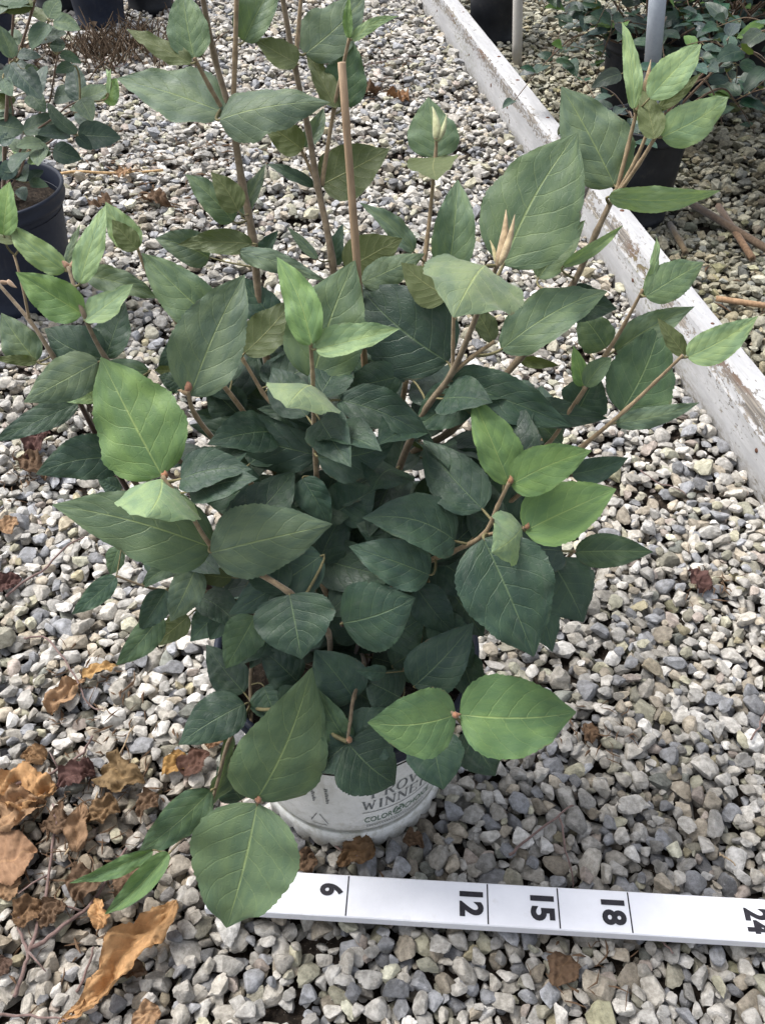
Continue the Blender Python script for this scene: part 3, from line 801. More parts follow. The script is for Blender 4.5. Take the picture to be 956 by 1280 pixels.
def add_leaf(root, base, tip, W, color, age, roll=0.0, fold=0.25, curl=0.35, wave=0.018, seed=0, joint=None, mat='leaf',
             nu=44, nv=8, stemcol=None, name='leaf', face=VIEW, **kw):
    L, m = frame_from(base, tip, roll, face)
    P, Fc, uv = leaf_geo(L, W, fold, curl, wave, seed, nu, nv, **kw)
    Fc = [tuple(f) for f in Fc]; mi = [0] * len(Fc)
    if joint is not None:
        mb = MB(); inv = m.inverted(); j = inv @ joint; d = j.length
        c1 = Vector((0, -0.35 * d, -0.1 * d)) * 0.9; pts = []
        for k in range(6):
            t = k / 5; pts.append(j * (1 - t) ** 2 + c1 * 2 * t * (1 - t) + Vector((0, 0.02 * L, 0)) * t * t)
        r0 = min(0.0020, 0.012 * L + 0.0004) if d < 0.05 else 0.0022
        mb.tube(pts, [r0 * (1 - 0.3 * k / 5) for k in range(6)], 5, 0, False)
        b = len(P); P = np.vstack([P, np.array([tuple(p) for p in mb.v])]); uv = np.vstack([uv, np.full((len(mb.v), 2), 0.51)])
        Fc += [tuple(i + b for i in f) for f in mb.f]; mi += [1] * len(mb.f)
    me = make_mesh(name, P, Fc, [M[mat], M['petiole']], True, uv, mi)
    o = link(name, me, root, m); o.color = (*color, age)
    return o

class Skeleton:
    def __init__(s, root): s.root = root; s.samples = []
    def stem(s, pts, radii, color, name='stem', n=8, swell=True, per=6):
        pth = smooth_path(pts, per); k = len(pth)
        rr = 0.86 * np.interp(np.linspace(0, 1, k), np.linspace(0, 1, len(radii)), radii)
        if swell:
            for i in range(0, k, per): rr[i] *= 1.22
        mb = MB(); o_ = Vector(pth[0]); mb.tube(pth, list(rr), n)
        o = mb.build(name, M['stem'], s.root); o.matrix_basis = world_of(s.root).inverted()
        o.color = (*color, 1)
        for a, b in zip(pth[:-1], pth[1:]):
            for t in (0, 0.5): s.samples.append(a.lerp(b, t))
        s.samples.append(pth[-1]); return o
    def near(s, p):
        A = np.array([tuple(q) for q in s.samples]) - np.array(tuple(p))
        d = np.linalg.norm(A, axis=1) + 0.35 * np.maximum(A[:, 2], 0)
        i = int(np.argmin(d)); return s.samples[i], float(d[i])

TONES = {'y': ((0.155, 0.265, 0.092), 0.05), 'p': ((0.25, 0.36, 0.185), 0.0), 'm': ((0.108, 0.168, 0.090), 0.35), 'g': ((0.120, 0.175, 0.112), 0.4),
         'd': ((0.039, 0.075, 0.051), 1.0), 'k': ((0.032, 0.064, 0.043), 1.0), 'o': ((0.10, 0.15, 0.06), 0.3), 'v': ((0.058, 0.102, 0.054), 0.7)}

shrub = empty('viburnum_shrub', (POT.x, POT.y, 0.2))
tag(shrub, 'leafy green shrub with felted leaves growing in the white printed pot', 'shrub')
sk = Skeleton(shrub)
soil_c = Vector((POT.x, POT.y, 0.20))
TAN, BRN, RED = (0.265, 0.200, 0.122), (0.185, 0.145, 0.096), (0.075, 0.045, 0.036)
_sj = random.Random(5)
def soil_pt(): 
    a = _sj.uniform(0, 6.28); r = _sj.uniform(0.006, 0.035); return soil_c + Vector((r * math.cos(a), r * math.sin(a), 0))
def S_(pts, r, col, root=True, **kw):
    P = [PY(*p) for p in pts]
    if root: P.append(soil_pt())
    sk.stem(P, r, col, **kw)
mm = 0.001
S_([(252,-10,.80),(268,70,.79),(285,130,.775),(291,154,.77),(303,230,.745),(316,298,.72),(338,470,.66),(400,640,.62)], [2.6*mm,3.2*mm,3.8*mm,4.2*mm,5.5*mm], BRN)
S_([(296,-10,.80),(294,70,.79),(291,150,.77)], [2.2*mm,2.8*mm], TAN, False)
S_([(243,72,.765),(262,108,.768),(283,145,.772)], [1.9*mm,2.3*mm], TAN, False)
S_([(352,-10,.83),(368,80,.805),(385,160,.79),(397,232,.77),(415,325,.73),(430,480,.67),(440,640,.62)], [2.6*mm,3.2*mm,4*mm,5*mm], BRN)
S_([(377,-10,.835),(372,50,.82),(369,82,.806)], [2.0*mm,2.4*mm], TAN, False)
S_([(376,186,.785),(388,212,.778),(397,234,.77)], [1.6*mm,2.0*mm], TAN, False)
S_([(437,46,.80),(418,134,.80),(402,232,.772)], [1.6*mm,2.0*mm,2.6*mm], TAN, False)
S_([(545,172,.82),(544,196,.82),(533,306,.77),(512,450,.69),(480,620,.62)], [1.6*mm,2*mm,2.6*mm,3.5*mm,4*mm], TAN)
S_([(770,238,.74),(745,290,.72),(712,362,.69),(650,447,.66),(564,538,.63),(504,578,.62),(466,680,.60)], [2.8*mm,3.2*mm,3.6*mm,4.2*mm,5*mm], BRN)
S_([(795,140,.765),(784,185,.755),(770,240,.74)], [1.8*mm,2.4*mm], TAN, False)
S_([(810,162,.75),(795,198,.745),(771,242,.738)], [1.7*mm,2.2*mm], TAN, False)
S_([(822,166,.735),(798,205,.735),(771,244,.736)], [1.7*mm,2.2*mm], TAN, False)
S_([(86,334,.635),(104,390,.605),(132,447,.60),(200,545,.585),(320,690,.57)], [1.8*mm,2.2*mm,2.8*mm,4*mm], BRN)
S_([(-4,352,.665),(37,400,.64),(66,444,.625),(130,550,.605),(255,700,.58)], [1.6*mm,2.2*mm,3*mm,4*mm], BRN)
S_([(18,318,.665),(28,355,.65),(37,400,.64)], [1.2*mm,1.5*mm], TAN, False)
S_([(98,497,.60),(120,542,.60),(190,660,.58),(258,732,.565),(291,754,.56)], [2.2*mm,3*mm,3.8*mm,4.2*mm], RED)
S_([(203,595,.52),(232,632,.51),(264,682,.50),(300,704,.495),(362,741,.475),(410,790,.51)], [1.8*mm,2.2*mm,2.6*mm,3*mm,3.4*mm], TAN)
S_([(235,488,.57),(245,520,.57),(285,570,.565),(325,618,.56),(385,695,.55)], [2*mm,2.6*mm,3*mm,3.6*mm], TAN)
S_([(388,426,.575),(391,470,.575),(392,507,.575),(396,598,.57),(412,700,.57)], [1.8*mm,2.2*mm,2.6*mm,3.2*mm], TAN)
S_([(622,330,.605),(605,370,.605),(566,464,.605),(524,526,.60),(482,640,.59)], [2*mm,2.6*mm,3.4*mm,4*mm,4.6*mm], BRN)
S_([(567,385,.615),(566,430,.61),(566,466,.605)], [1.7*mm,2.1*mm], TAN, False)
S_([(618,427,.60),(590,446,.602),(566,466,.605)], [1.8*mm,2.3*mm], TAN, False)
S_([(303,447,.625),(328,490,.615),(353,530,.605),(400,660,.59)], [1.7*mm,2.4*mm,3.2*mm], TAN)
S_([(803,362,.645),(780,405,.648),(756,444,.648),(690,540,.63),(560,650,.60)], [1.5*mm,2*mm,2.4*mm,3.2*mm,4*mm], TAN)
S_([(731,484,.62),(711,514,.62),(680,560,.61),(580,650,.59)], [1.6*mm,2*mm,2.6*mm,3.4*mm], TAN)
S_([(853,444,.60),(818,478,.602),(783,511,.60),(726,559,.595),(600,660,.58)], [1.5*mm,1.9*mm,2.2*mm,2.6*mm,3.6*mm], TAN)
S_([(636,603,.52),(622,632,.517),(604,668,.512),(565,690,.515),(530,706,.52),(470,760,.545)], [1.7*mm,2.1*mm,2.6*mm,3*mm,3.4*mm], TAN)
S_([(655,660,.506),(630,664,.508),(604,669,.511)], [1.5*mm,1.9*mm], TAN, False)
S_([(718,688,.55),(690,712,.548),(600,770,.545),(520,800,.56)], [1.7*mm,2.1*mm,2.8*mm,3.2*mm], TAN)
S_([(320,1001,.402),(316,960,.435),(314,890,.49),(324,820,.535)], [1.8*mm,2.2*mm,2.6*mm,3*mm], BRN)
S_([(205,1073,.414),(234,1042,.417),(264,1003,.425),(285,930,.46),(313,884,.492)], [1.5*mm,1.9*mm,2.2*mm,2.4*mm], BRN, False)
S_([(434,927,.432),(438,900,.445),(442,872,.465),(455,830,.51)], [1.7*mm,2.1*mm,2.6*mm], BRN)
S_([(567,893,.423),(545,868,.445),(515,835,.49)], [1.6*mm,2.1*mm,2.6*mm], BRN)
S_([(146,720,.555),(197,737,.553),(258,740,.555),(330,770,.56)], [1.3*mm,1.8*mm,2.4*mm], BRN)
S_([(172,310,.668),(190,352,.655),(245,440,.635),(335,570,.605)], [1.4*mm,1.9*mm,2.6*mm,3.2*mm], TAN)
S_([(428,780,.475),(450,790,.51)], [2.4*mm,2.8*mm], RED)

# base x,y, distance, tip x,y, apparent width, tone, options
LV = [
 # upper left stems
 (243,74,.765,228,-14,52,'m',dict(curl=.3)), (240,80,.76,158,36,26,'o',dict(flip=1)), (281,141,.765,146,98,74,'g',dict(fold=.15)),
 (274,150,.745,413,128,66,'g',dict(fold=-.15,curl=.9)), (305,52,.80,352,-32,50,'m',{}), (378,187,.78,328,152,36,'o',dict(flip=1)),
 (420,136,.795,383,57,27,'o',dict(flip=1)), (427,135,.81,434,38,52,'v',{}), (437,48,.795,437,-8,13,'y',{}), (440,50,.795,499,20,15,'p',{}),
 (381,68,.825,457,-6,62,'g',{}), (372,80,.795,317,48,38,'o',dict(flip=1,curl=.9)), (402,231,.785,487,186,64,'v',dict(flip=1,curl=.6)),
 (392,234,.775,333,205,18,'d',{}), (380,184,.80,404,135,22,'g',{}),
 (292,277,.72,232,218,38,'m',{}), (298,264,.71,264,215,33,'o',dict(flip=1)), (302,271,.73,332,205,22,'g',{}),
 (316,305,.695,222,306,30,'v',dict(flip=1,curl=.8)), (262,322,.72,194,298,42,'g',{}), (298,315,.69,408,352,26,'g',{}),
 # slim shoot
 (545,197,.825,535,121,64,'m',dict(curl=.1,fold=.2)), (544,196,.82,546,226,66,'o',dict(dd=-.035,flip=1,fold=-.1)),
 (517,315,.745,449,253,28,'g',{}), (432,338,.70,503,298,52,'o',dict(flip=1)), (397,324,.72,359,283,13,'g',{}), (420,332,.74,429,279,20,'d',{}),
 (325,322,.74,348,288,22,'d',{}), (560,346,.685,572,224,54,'m',{}), (628,332,.665,722,165,122,'m',dict(fold=.3,curl=.25)),
 (672,348,.72,731,275,42,'m',{}), (697,376,.69,771,386,46,'d',{}),
 # right shoots
 (768,233,.745,701,108,84,'g',dict(curl=.2,roll=-8)), (792,137,.76,777,27,21,'p',{}), (811,123,.75,876,55,44,'p',{}), (818,174,.73,803,112,30,'o',dict(flip=1)),
 (822,137,.755,876,90,16,'o',dict(flip=1)), (826,172,.735,910,121,48,'p',{}), (760,246,.725,900,238,24,'p',dict(roll=40,curl=1.1,fold=.1)),
 (703,333,.69,779,281,17,'p',{}), (804,371,.645,820,295,14,'p',{}), (806,371,.64,879,328,46,'y',dict(tone='m')),
 (757,435,.67,722,390,48,'m',{}), (768,439,.665,868,383,40,'g',{}), (728,483,.63,716,432,20,'y',{}), (731,483,.62,764,447,28,'m',{}),
 (722,514,.645,748,468,60,'d',{}), (776,515,.615,824,406,88,'v',dict(fold=.2,roll=10)), (856,445,.605,821,397,23,'o',dict(flip=1)),
 (858,447,.60,947,395,44,'p',{}), (768,529,.605,874,503,26,'g',dict(fold=.1)), (626,437,.625,759,364,60,'m',dict(roll=-10)),
 (616,427,.603,583,372,27,'v',dict(flip=1)), (607,332,.60,566,397,142,'p',dict(dd=-.055,fold=-.25,tone='g2')),
 (560,372,.655,501,328,50,'o',dict(flip=1)), (452,354,.685,531,317,38,'g',{}), (560,453,.635,449,358,108,'d',dict(fold=.15)),
 (563,476,.605,714,533,66,'d',dict(wave=.03,curl=.6)), (658,512,.62,760,523,38,'d',{}), (650,451,.67,699,457,14,'o',dict(flip=1)),
 (702,554,.62,667,523,30,'v',{}), (714,593,.59,785,572,34,'d',{}), (638,606,.522,739,563,56,'y',{}), (636,605,.522,590,496,60,'y',{}),
 (655,664,.505,770,611,74,'y',{}), (652,658,.507,614,691,74,'p',dict(dd=-.04,fold=-.2)), (622,668,.565,597,543,78,'d',{}),
 (718,690,.55,816,690,42,'v',dict(fold=.15)), (604,673,.50,667,821,120,'d',dict(fold=.35,curl=.5)), (688,700,.54,729,778,84,'d',{}), (648,720,.56,690,815,60,'d',{}),
 # centre
 (390,431,.57,346,321,48,'y',{}), (394,437,.57,500,411,42,'p',dict(fold=.35)), (391,474,.61,444,325,96,'m',dict(fold=.2)),
 (391,482,.577,358,510,104,'p',dict(dd=-.045,fold=-.15,tone='g2')), (305,442,.645,368,373,50,'v',dict(flip=1)), (345,402,.68,299,344,44,'d',{}),
 (502,470,.63,423,488,46,'d',{}), (424,500,.59,542,553,52,'d',dict(wave=.03)), (590,488,.61,517,536,58,'d',{}), (397,571,.565,493,552,60,'d',{}),
 (408,529,.605,321,511,38,'d',{}), (396,569,.58,237,531,64,'d',{}), (347,548,.625,235,514,42,'d',{}), (519,642,.60,561,587,42,'k',{}),
 (238,495,.57,306,343,86,'m',dict(tone='g',fold=.3)), (276,410,.63,177,316,64,'m',{}), (203,595,.525,126,446,114,'y',dict(fold=.15,curl=.5)),
 (203,598,.523,183,647,114,'p',dict(dd=-.05,fold=-.28)), (266,685,.505,65,631,90,'m',dict(fold=.2,curl=.4)), (263,691,.49,416,655,88,'m',dict(tone='g',fold=-.1,curl=.9)),
 (322,624,.56,225,589,70,'d',{}), (378,598,.565,413,660,42,'d',{}), (152,612,.60,123,600,24,'d',{}),
 (362,743,.472,377,824,100,'d',dict(fold=.2,curl=.6)), (402,694,.515,286,768,66,'d',{}), (428,779,.468,519,747,90,'d',dict(curl=.6)),
 (537,719,.495,436,683,60,'d',{}), (536,690,.535,439,646,64,'k',{}), (517,858,.455,592,778,68,'d',dict(fold=.2)), (400,702,.535,441,628,48,'k',{}),
 (520,733,.53,569,792,48,'k',{}), (420,640,.56,470,610,60,'k',{}), (480,700,.55,545,640,55,'k',{}), (470,600,.6,440,650,60,'k',{}), (360,640,.57,300,690,60,'k',{}),
 (570,893,.425,459,903,84,'y',dict(tone='m2',fold=.15)), (574,893,.425,720,890,98,'y',dict(tone='m2',fold=.15)), (436,928,.435,509,890,68,'d',{}), (433,926,.44,397,860,44,'v',{}),
 (435,929,.433,494,980,84,'k',{}), (556,728,.55,604,796,62,'d',{}), (545,700,.565,594,744,62,'d',{}), (540,770,.52,590,835,54,'d',{}), (372,905,.455,412,946,60,'d',{}), (434,929,.437,392,962,54,'d',{}), (538,915,.437,554,987,74,'d',dict(fold=.4)), (582,912,.445,619,970,60,'d',{}),
 (372,852,.50,327,810,50,'d',{}), (443,874,.47,393,812,74,'k',{}), (575,815,.50,598,884,46,'k',{}), (482,841,.47,444,838,22,'d',{}), (480,800,.5,530,770,60,'k',{}), (460,790,.53,400,740,62,'k',{}), (490,832,.50,545,802,60,'k',{}), (430,852,.49,476,884,62,'d',{}), (382,884,.47,424,838,56,'k',{}), (540,762,.54,594,824,56,'k',{}), (480,762,.55,536,738,56,'k',{}), (352,884,.465,398,868,56,'k',{}), (500,872,.47,455,850,60,'k',{}), (330,858,.50,352,905,46,'d',{}), (455,700,.57,420,650,60,'k',{}), (600,700,.57,560,640,60,'k',{}), (640,640,.6,690,600,56,'d',{}), (560,600,.6,600,560,50,'d',{}), (330,570,.6,290,610,50,'k',{}), (450,480,.66,500,430,60,'d',{}), (420,420,.69,470,380,60,'d',{}), (300,520,.62,260,480,50,'d',{}), (340,470,.66,370,430,50,'k',{}), (405,790,.5,350,800,40,'k',{}),
 # front low branch
 (320,1001,.403,390,834,120,'m',dict(fold=.15,curl=.35,dd=-.03)), (322,1004,.402,283,1160,132,'m',dict(fold=.2,curl=.5)), (264,988,.427,174,1064,48,'v',{}),
 (192,1062,.418,87,1104,26,'p',dict(tone='m2',fold=.6)), (212,1066,.412,131,1143,36,'y',dict(fold=.7,tone='m2')), (264,1006,.428,284,898,22,'g',dict(roll=50)), (302,1000,.44,272,958,42,'d',{}), (306,880,.475,223,931,56,'d',{}),
 # left branches
 (104,393,.605,20,340,56,'y',{}), (106,402,.60,167,355,36,'p',{}), (82,339,.635,7,277,32,'p',{}), (5,294,.65,13,227,42,'y',{}), (22,302,.645,-12,275,26,'o',dict(flip=1)),
 (100,355,.62,133,256,34,'p',{}), (173,311,.67,132,252,36,'p',{}), (172,312,.66,140,274,28,'o',dict(flip=1)), (84,333,.65,101,280,13,'g',{}), (108,344,.665,200,374,36,'g',{}),
 (130,449,.62,56,411,60,'d',{}), (132,448,.625,157,377,50,'d',{}), (46,452,.63,2,391,48,'g',{}), (47,452,.62,-10,448,13,'o',dict(flip=1)), (124,452,.60,30,503,54,'g',{}),
 (187,463,.61,87,486,36,'v',{}), (128,497,.59,76,501,17,'p',{}), (98,504,.60,-8,553,34,'d',{}), (154,572,.575,45,593,54,'d',{}), (230,432,.63,198,457,26,'d',{}), (230,482,.61,198,470,26,'d',{}), (224,461,.64,193,463,20,'o',dict(flip=1)),
 # low left
 (150,684,.58,138,719,26,'v',{}), (146,721,.555,90,768,27,'d',{}), (208,737,.545,175,788,36,'d',{}), (202,768,.54,145,832,36,'v',{}), (246,708,.545,213,777,42,'g',{}), (216,708,.56,178,736,22,'v',{}),
 (236,770,.545,189,808,30,'v',dict(flip=1)), (290,722,.55,236,711,24,'v',dict(flip=1)), (282,760,.555,238,802,42,'k',{}), (319,770,.51,282,836,50,'v',{}), (300,752,.55,262,800,40,'k',{}),
]
TONES['g2'] = ((0.20, 0.27, 0.155), 0.1); TONES['m2'] = ((0.115, 0.205, 0.080), 0.2)
lr = random.Random(11)
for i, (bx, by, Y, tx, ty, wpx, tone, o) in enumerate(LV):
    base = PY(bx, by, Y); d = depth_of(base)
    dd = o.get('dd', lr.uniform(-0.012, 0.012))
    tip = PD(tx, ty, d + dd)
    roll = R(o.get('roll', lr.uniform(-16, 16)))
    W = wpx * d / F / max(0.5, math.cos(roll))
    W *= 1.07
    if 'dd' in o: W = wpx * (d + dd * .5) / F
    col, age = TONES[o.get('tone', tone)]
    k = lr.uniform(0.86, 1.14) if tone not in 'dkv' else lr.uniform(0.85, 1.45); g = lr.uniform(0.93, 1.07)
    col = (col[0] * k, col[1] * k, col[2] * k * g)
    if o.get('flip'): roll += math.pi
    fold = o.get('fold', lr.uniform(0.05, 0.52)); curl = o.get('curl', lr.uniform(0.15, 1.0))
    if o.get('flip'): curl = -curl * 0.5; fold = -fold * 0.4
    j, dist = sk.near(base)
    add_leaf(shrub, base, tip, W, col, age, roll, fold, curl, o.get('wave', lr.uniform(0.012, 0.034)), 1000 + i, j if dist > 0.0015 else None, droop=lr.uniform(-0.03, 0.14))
# inner leaves: pairs on the hidden parts of the stems
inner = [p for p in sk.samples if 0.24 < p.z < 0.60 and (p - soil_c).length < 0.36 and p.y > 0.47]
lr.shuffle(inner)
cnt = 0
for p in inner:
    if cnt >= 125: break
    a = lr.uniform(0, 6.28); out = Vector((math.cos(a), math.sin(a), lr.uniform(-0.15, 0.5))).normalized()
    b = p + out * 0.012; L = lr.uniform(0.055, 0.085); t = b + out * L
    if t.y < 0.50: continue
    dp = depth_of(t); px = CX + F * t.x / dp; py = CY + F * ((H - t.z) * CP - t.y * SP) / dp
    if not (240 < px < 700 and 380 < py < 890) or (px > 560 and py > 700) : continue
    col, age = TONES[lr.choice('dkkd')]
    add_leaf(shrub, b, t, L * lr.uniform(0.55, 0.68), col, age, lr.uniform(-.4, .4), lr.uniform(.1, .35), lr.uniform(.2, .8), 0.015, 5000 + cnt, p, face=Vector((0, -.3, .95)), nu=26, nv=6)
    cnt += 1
# buds
def bud(root, base, tip, r, color):
    mb = MB(); ax = tip - base
    side = Vector((ax.z, 0, -ax.x)).normalized() * r * 0.5
    pts = [base + ax * t + side * math.sin(t * 3.1) for t in (0, .15, .35, .6, .85, 1)]
    mb.tube(pts, [r * .5, r * .9, r, r * .75, r * .35, r * .05], 8)
    o = mb.build('bud', M['stem'], root); o.matrix_basis = world_of(root).inverted(); o.color = (*color, 1)
for (bx, by, Y, tx, ty, rp, c) in [(545,176,.82,540,133,5.5,(.42,.44,.26)), (547,176,.82,558,143,4,(.42,.44,.26)), (622,332,.605,632,262,6.5,(.38,.29,.18)), (625,330,.60,643,268,5,(.40,.32,.20)), (620,330,.61,612,300,3,(.4,.36,.2)),
        (795,142,.765,813,74,5,(.36,.27,.16)), (793,144,.77,800,92,3.5,(.42,.32,.2)), (234,490,.57,233,474,5,(.26,.13,.08)), (237,494,.57,222,488,4,(.28,.2,.12)), (389,428,.575,399,411,4,(.26,.13,.08)), (636,604,.52,637,594,4,(.28,.15,.08)), (86,336,.635,76,326,4,(.3,.18,.12)), (88,336,.635,92,322,4,(.3,.2,.13)), (0,352,.66,15,352,3,(.36,.26,.18)), (10,350,.66,22,360,3,(.36,.26,.18)), (203,596,.522,206,588,5,(.28,.13,.07)), (320,1002,.40,322,995,5,(.26,.13,.08)), (434,927,.43,436,920,4.5,(.3,.17,.1)), (566,893,.422,575,892,4.5,(.3,.15,.09)), (656,660,.505,660,653,3.5,(.3,.16,.09))]:
    b = PY(bx, by, Y); d = depth_of(b); bud(shrub, b, PD(tx, ty, d), rp * d / F, c)

# bamboo cane
ct = PY(427, 78, .70); cb = PZ(482, 800, 0.18)
mb = MB(); pts = [ct.lerp(cb, t / 14) for t in range(15)]
mb.tube(pts, [0.0031 * (1.14 if i in (3, 7, 11) else 1) for i in range(15)], 12)
o = mb.build('plant_cane', M['cane'], None); tag(o, 'thin brown bamboo cane standing among the shrub stems', 'cane')

# ------------------------------------------------------------------ neighbour shrub on the left
ln = PZ(28, 366, 0.0); LN = Vector((ln.x, ln.y, 0))
pot('nursery_pot', LN, 0.142, 0.112, 0.235, M['navy'], 'navy plastic pot of the small round-leaved shrub', 'pot', 'dark nursery pots', tilt=(0.0, 0.0))
sh2 = empty('young_shrub', (LN.x, LN.y, 0.19)); tag(sh2, 'small shrub with round blue-green leaves growing in the navy pot beside the gravel', 'shrub')
sk2 = Skeleton(sh2); Z4 = 4.78; YN = LN.y
c2 = Vector((LN.x + 0.02, LN.y, 0.19))
def s2(pts, r, col=(0.16, 0.11, 0.08), rt=True, dy=0.0):
    P = [PY(x / Z4, y / Z4, YN + dy) for x, y in pts]
    if rt: P.append(c2 + Vector((lr.uniform(-.03, .03), lr.uniform(-.03, .03), 0)))
    sk2.stem(P, r, col, n=6)
s2([(225,-60),(195,60),(120,300),(60,420),(40,700),(30,900)], [2.5*mm,3*mm,4*mm,5*mm])
s2([(85,60),(70,260),(55,420)], [3*mm,3.4*mm], rt=False, dy=.02)
s2([(300,110),(240,210),(130,285)], [1.8*mm,2.2*mm], rt=False)
s2([(350,310),(330,420),(300,600),(270,620),(180,800)], [1.6*mm,2*mm,2.6*mm], dy=.05)
s2([(480,600),(400,640),(330,700),(160,830),(90,1000)], [1.6*mm,2.2*mm,3*mm], dy=-.02)
s2([(465,805),(370,800),(280,860),(170,900),(110,1050)], [1.6*mm,2.2*mm,3*mm], dy=-.04)
s2([(655,625),(590,590),(480,640),(330,720),(150,860)], [1.3*mm,1.8*mm,2.4*mm], dy=.06)
s2([(20,780),(80,700),(60,560)], [1.5*mm,2*mm], rt=False)
s2([(160,940),(200,880),(120,1000)], [1.4*mm,1.8*mm])
L2 = [(285,112,155,42,58,'v',1),(295,108,352,12,90,'g',0),(320,130,462,172,84,'g',0),(290,142,204,278,112,'v',0),(200,10,48,62,62,'o',1),(-30,70,62,18,90,'g',0),(80,348,8,178,92,'g',0),
 (110,322,232,340,72,'d',0),(60,380,226,566,150,'d',0),(200,604,272,418,112,'d',0),(180,560,262,656,100,'v',0),(150,412,224,415,42,'g',0),(345,312,345,232,74,'v',0),(360,322,472,372,62,'v',0),
 (440,392,348,430,66,'v',0),(480,602,440,408,122,'d',0),(482,592,546,708,104,'g',0),(-40,740,132,772,134,'v',0),(140,784,348,720,112,'v',0),(460,802,308,638,74,'v',0),(466,806,692,822,142,'d',0),
 (460,812,542,884,64,'d',0),(320,892,466,944,112,'d',0),(165,935,84,862,92,'y',0),(168,960,238,975,42,'y',0),(150,940,200,890,30,'p',0),(175,1085,252,1030,64,'d',0),(180,1092,278,1112,54,'v',0),(120,1120,150,1190,64,'d',0),
 (655,632,692,488,104,'y',0),(650,560,662,430,24,'p',0),(660,480,640,420,18,'p',0),(60,640,-20,560,110,'o',1),(20,470,70,560,80,'v',0),(90,980,20,1060,90,'d',0),(40,900,-30,960,90,'v',0),(0,860,90,800,70,'d',0),(220,860,300,800,70,'d',0),(400,830,350,760,60,'d',0),(10,300,-40,200,90,'d',0),(540,760,460,690,60,'d',0)]
for i, (bx, by, tx, ty, w_, tone, fl) in enumerate(L2):
    tx += (tx - bx) * .15; ty += (ty - by) * .15
    b = PY(bx / Z4, by / Z4, YN + lr.uniform(-.06, .05)); d = depth_of(b); t = PD(tx / Z4, ty / Z4, d + lr.uniform(-.02, .02))
    col, age = TONES[tone]; k = lr.uniform(.85, 1.15); col = tuple(c_ * k for c_ in col)
    if tone in 'vd': col = (col[0] * 1.1, col[1] * 1.1, col[2] * 1.3)
    j, dist = sk2.near(b)
    add_leaf(sh2, b, t, 1.2 * w_ / Z4 * d / F, col, age, R(lr.uniform(-20, 20)) + (math.pi if fl else 0), lr.uniform(.0, .3), lr.uniform(.1, .6), .012, 7000 + i, j, nu=22, nv=6, blunt=.5, serr=.012)

for i in range(26):
    p = lr.choice(sk2.samples)
    if p.z < .27: continue
    a = lr.uniform(0, 6.28); out = Vector((math.cos(a), math.sin(a), lr.uniform(-.3, .3))).normalized(); L = lr.uniform(.045, .065)
    col, age = TONES[lr.choice('vdvg')]
    add_leaf(sh2, p + out * .008, p + out * (.008 + L), L * .68, col, age, lr.uniform(-.4, .4), .15, .4, .012, 7600 + i, p, face=Vector((0, -.4, .9)), nu=20, nv=6, blunt=.5, serr=.012)
# ------------------------------------------------------------------ far pots, posts and glossy shrubs
pot('nursery_pot', PZ(128, 30), 0.115, 0.088, 0.26, M['navy'], 'navy pot standing behind the dead stalks, in front of its neighbours', 'pot', 'dark nursery pots')
pot('nursery_pot', PZ(190, 10), 0.115, 0.088, 0.26, M['black'], 'black pot at the end of the row behind the dead stalks', 'pot', 'dark nursery pots')
pot('nursery_pot', PZ(76, 8), 0.115, 0.088, 0.26, M['black'], 'black pot set back between the navy pot and the round-leaved shrub', 'pot', 'dark nursery pots')
pot('nursery_pot', PZ(-4, 78), 0.10, 0.08, 0.19, M['navy'], 'navy pot half hidden behind the round-leaved shrub', 'pot', 'dark nursery pots')
def at_s(px, py, dx=0.0): p = PZ(px, py); return Vector((p.x + dx, p.y, 0))
pR2 = at_s(606, 48); pot('nursery_pot', Vector((0.405, pR2.y, 0)), 0.108, 0.086, 0.30, M['black'], 'black pot close behind the white kerb and beige post', 'pot', 'dark nursery pots')
pR1 = Vector((0.612, 2.08, 0)); pot('nursery_pot', pR1, 0.102, 0.082, 0.235, M['black'], 'black pot of the sparse glossy shrub beside the cut canes', 'pot', 'dark nursery pots')
pR4 = Vector((0.74, 2.66, 0)); pot('nursery_pot', pR4, 0.125, 0.098, 0.25, M['black'], 'black pot in deep shade under the dense glossy shrub', 'pot', 'dark nursery pots')
pR5 = Vector((1.105, 2.20, 0)); pot('nursery_pot', pR5, 0.125, 0.10, 0.24, M['navy'], 'dark pot standing alone beyond the crossed canes', 'pot', 'dark nursery pots')
pR6 = Vector((1.10, 2.95, 0)); pot('nursery_pot', pR6, 0.125, 0.10, 0.25, M['black'], 'black pot at the back under the spreading glossy shrub', 'pot', 'dark nursery pots')

def post(name, foot, top, r, mat, label, upper=None):
    root = empty(name, foot); tag(root, label, 'post')
    mb = MB(); 
    split = 0.55 if upper else 1.0
    mb.tube([foot.lerp(top, t * split / 4) for t in range(5)], r, 16); o_ = mb.build('post_tube', mat, root); o_.matrix_basis = Matrix.Translation(-foot)
    if upper:
        mb = MB(); mb.tube([foot.lerp(top, split - 0.012), foot.lerp(top, split + .006)], [r * 1.14, r * 1.14], 16); o_ = mb.build('coupling', M['pvc_grey'], root); o_.matrix_basis = Matrix.Translation(-foot)
        mb = MB(); mb.tube([foot.lerp(top, split), top], [r * .92, r * .92], 16); o_ = mb.build('sleeve', upper, root); o_.matrix_basis = Matrix.Translation(-foot)
pf = PZ(801, 268, 0.0); pf = Vector((pf.x, pf.y, -0.01))
pt = PY(826, -60, pf.y + 0.05)
post('pvc_post', pf, pt, 0.0205, M['pvc'], 'white plastic pipe post with translucent grey upper sleeve behind the kerb', M['pvc_grey'])
pf = PZ(646, 84, 0.0); pf = Vector((pf.x, pf.y, -0.01)); post('thin_post', pf, PY(648, -60, pf.y + .04), 0.0165, M['beige'], 'thin beige post standing behind the kerb beside the black pot')
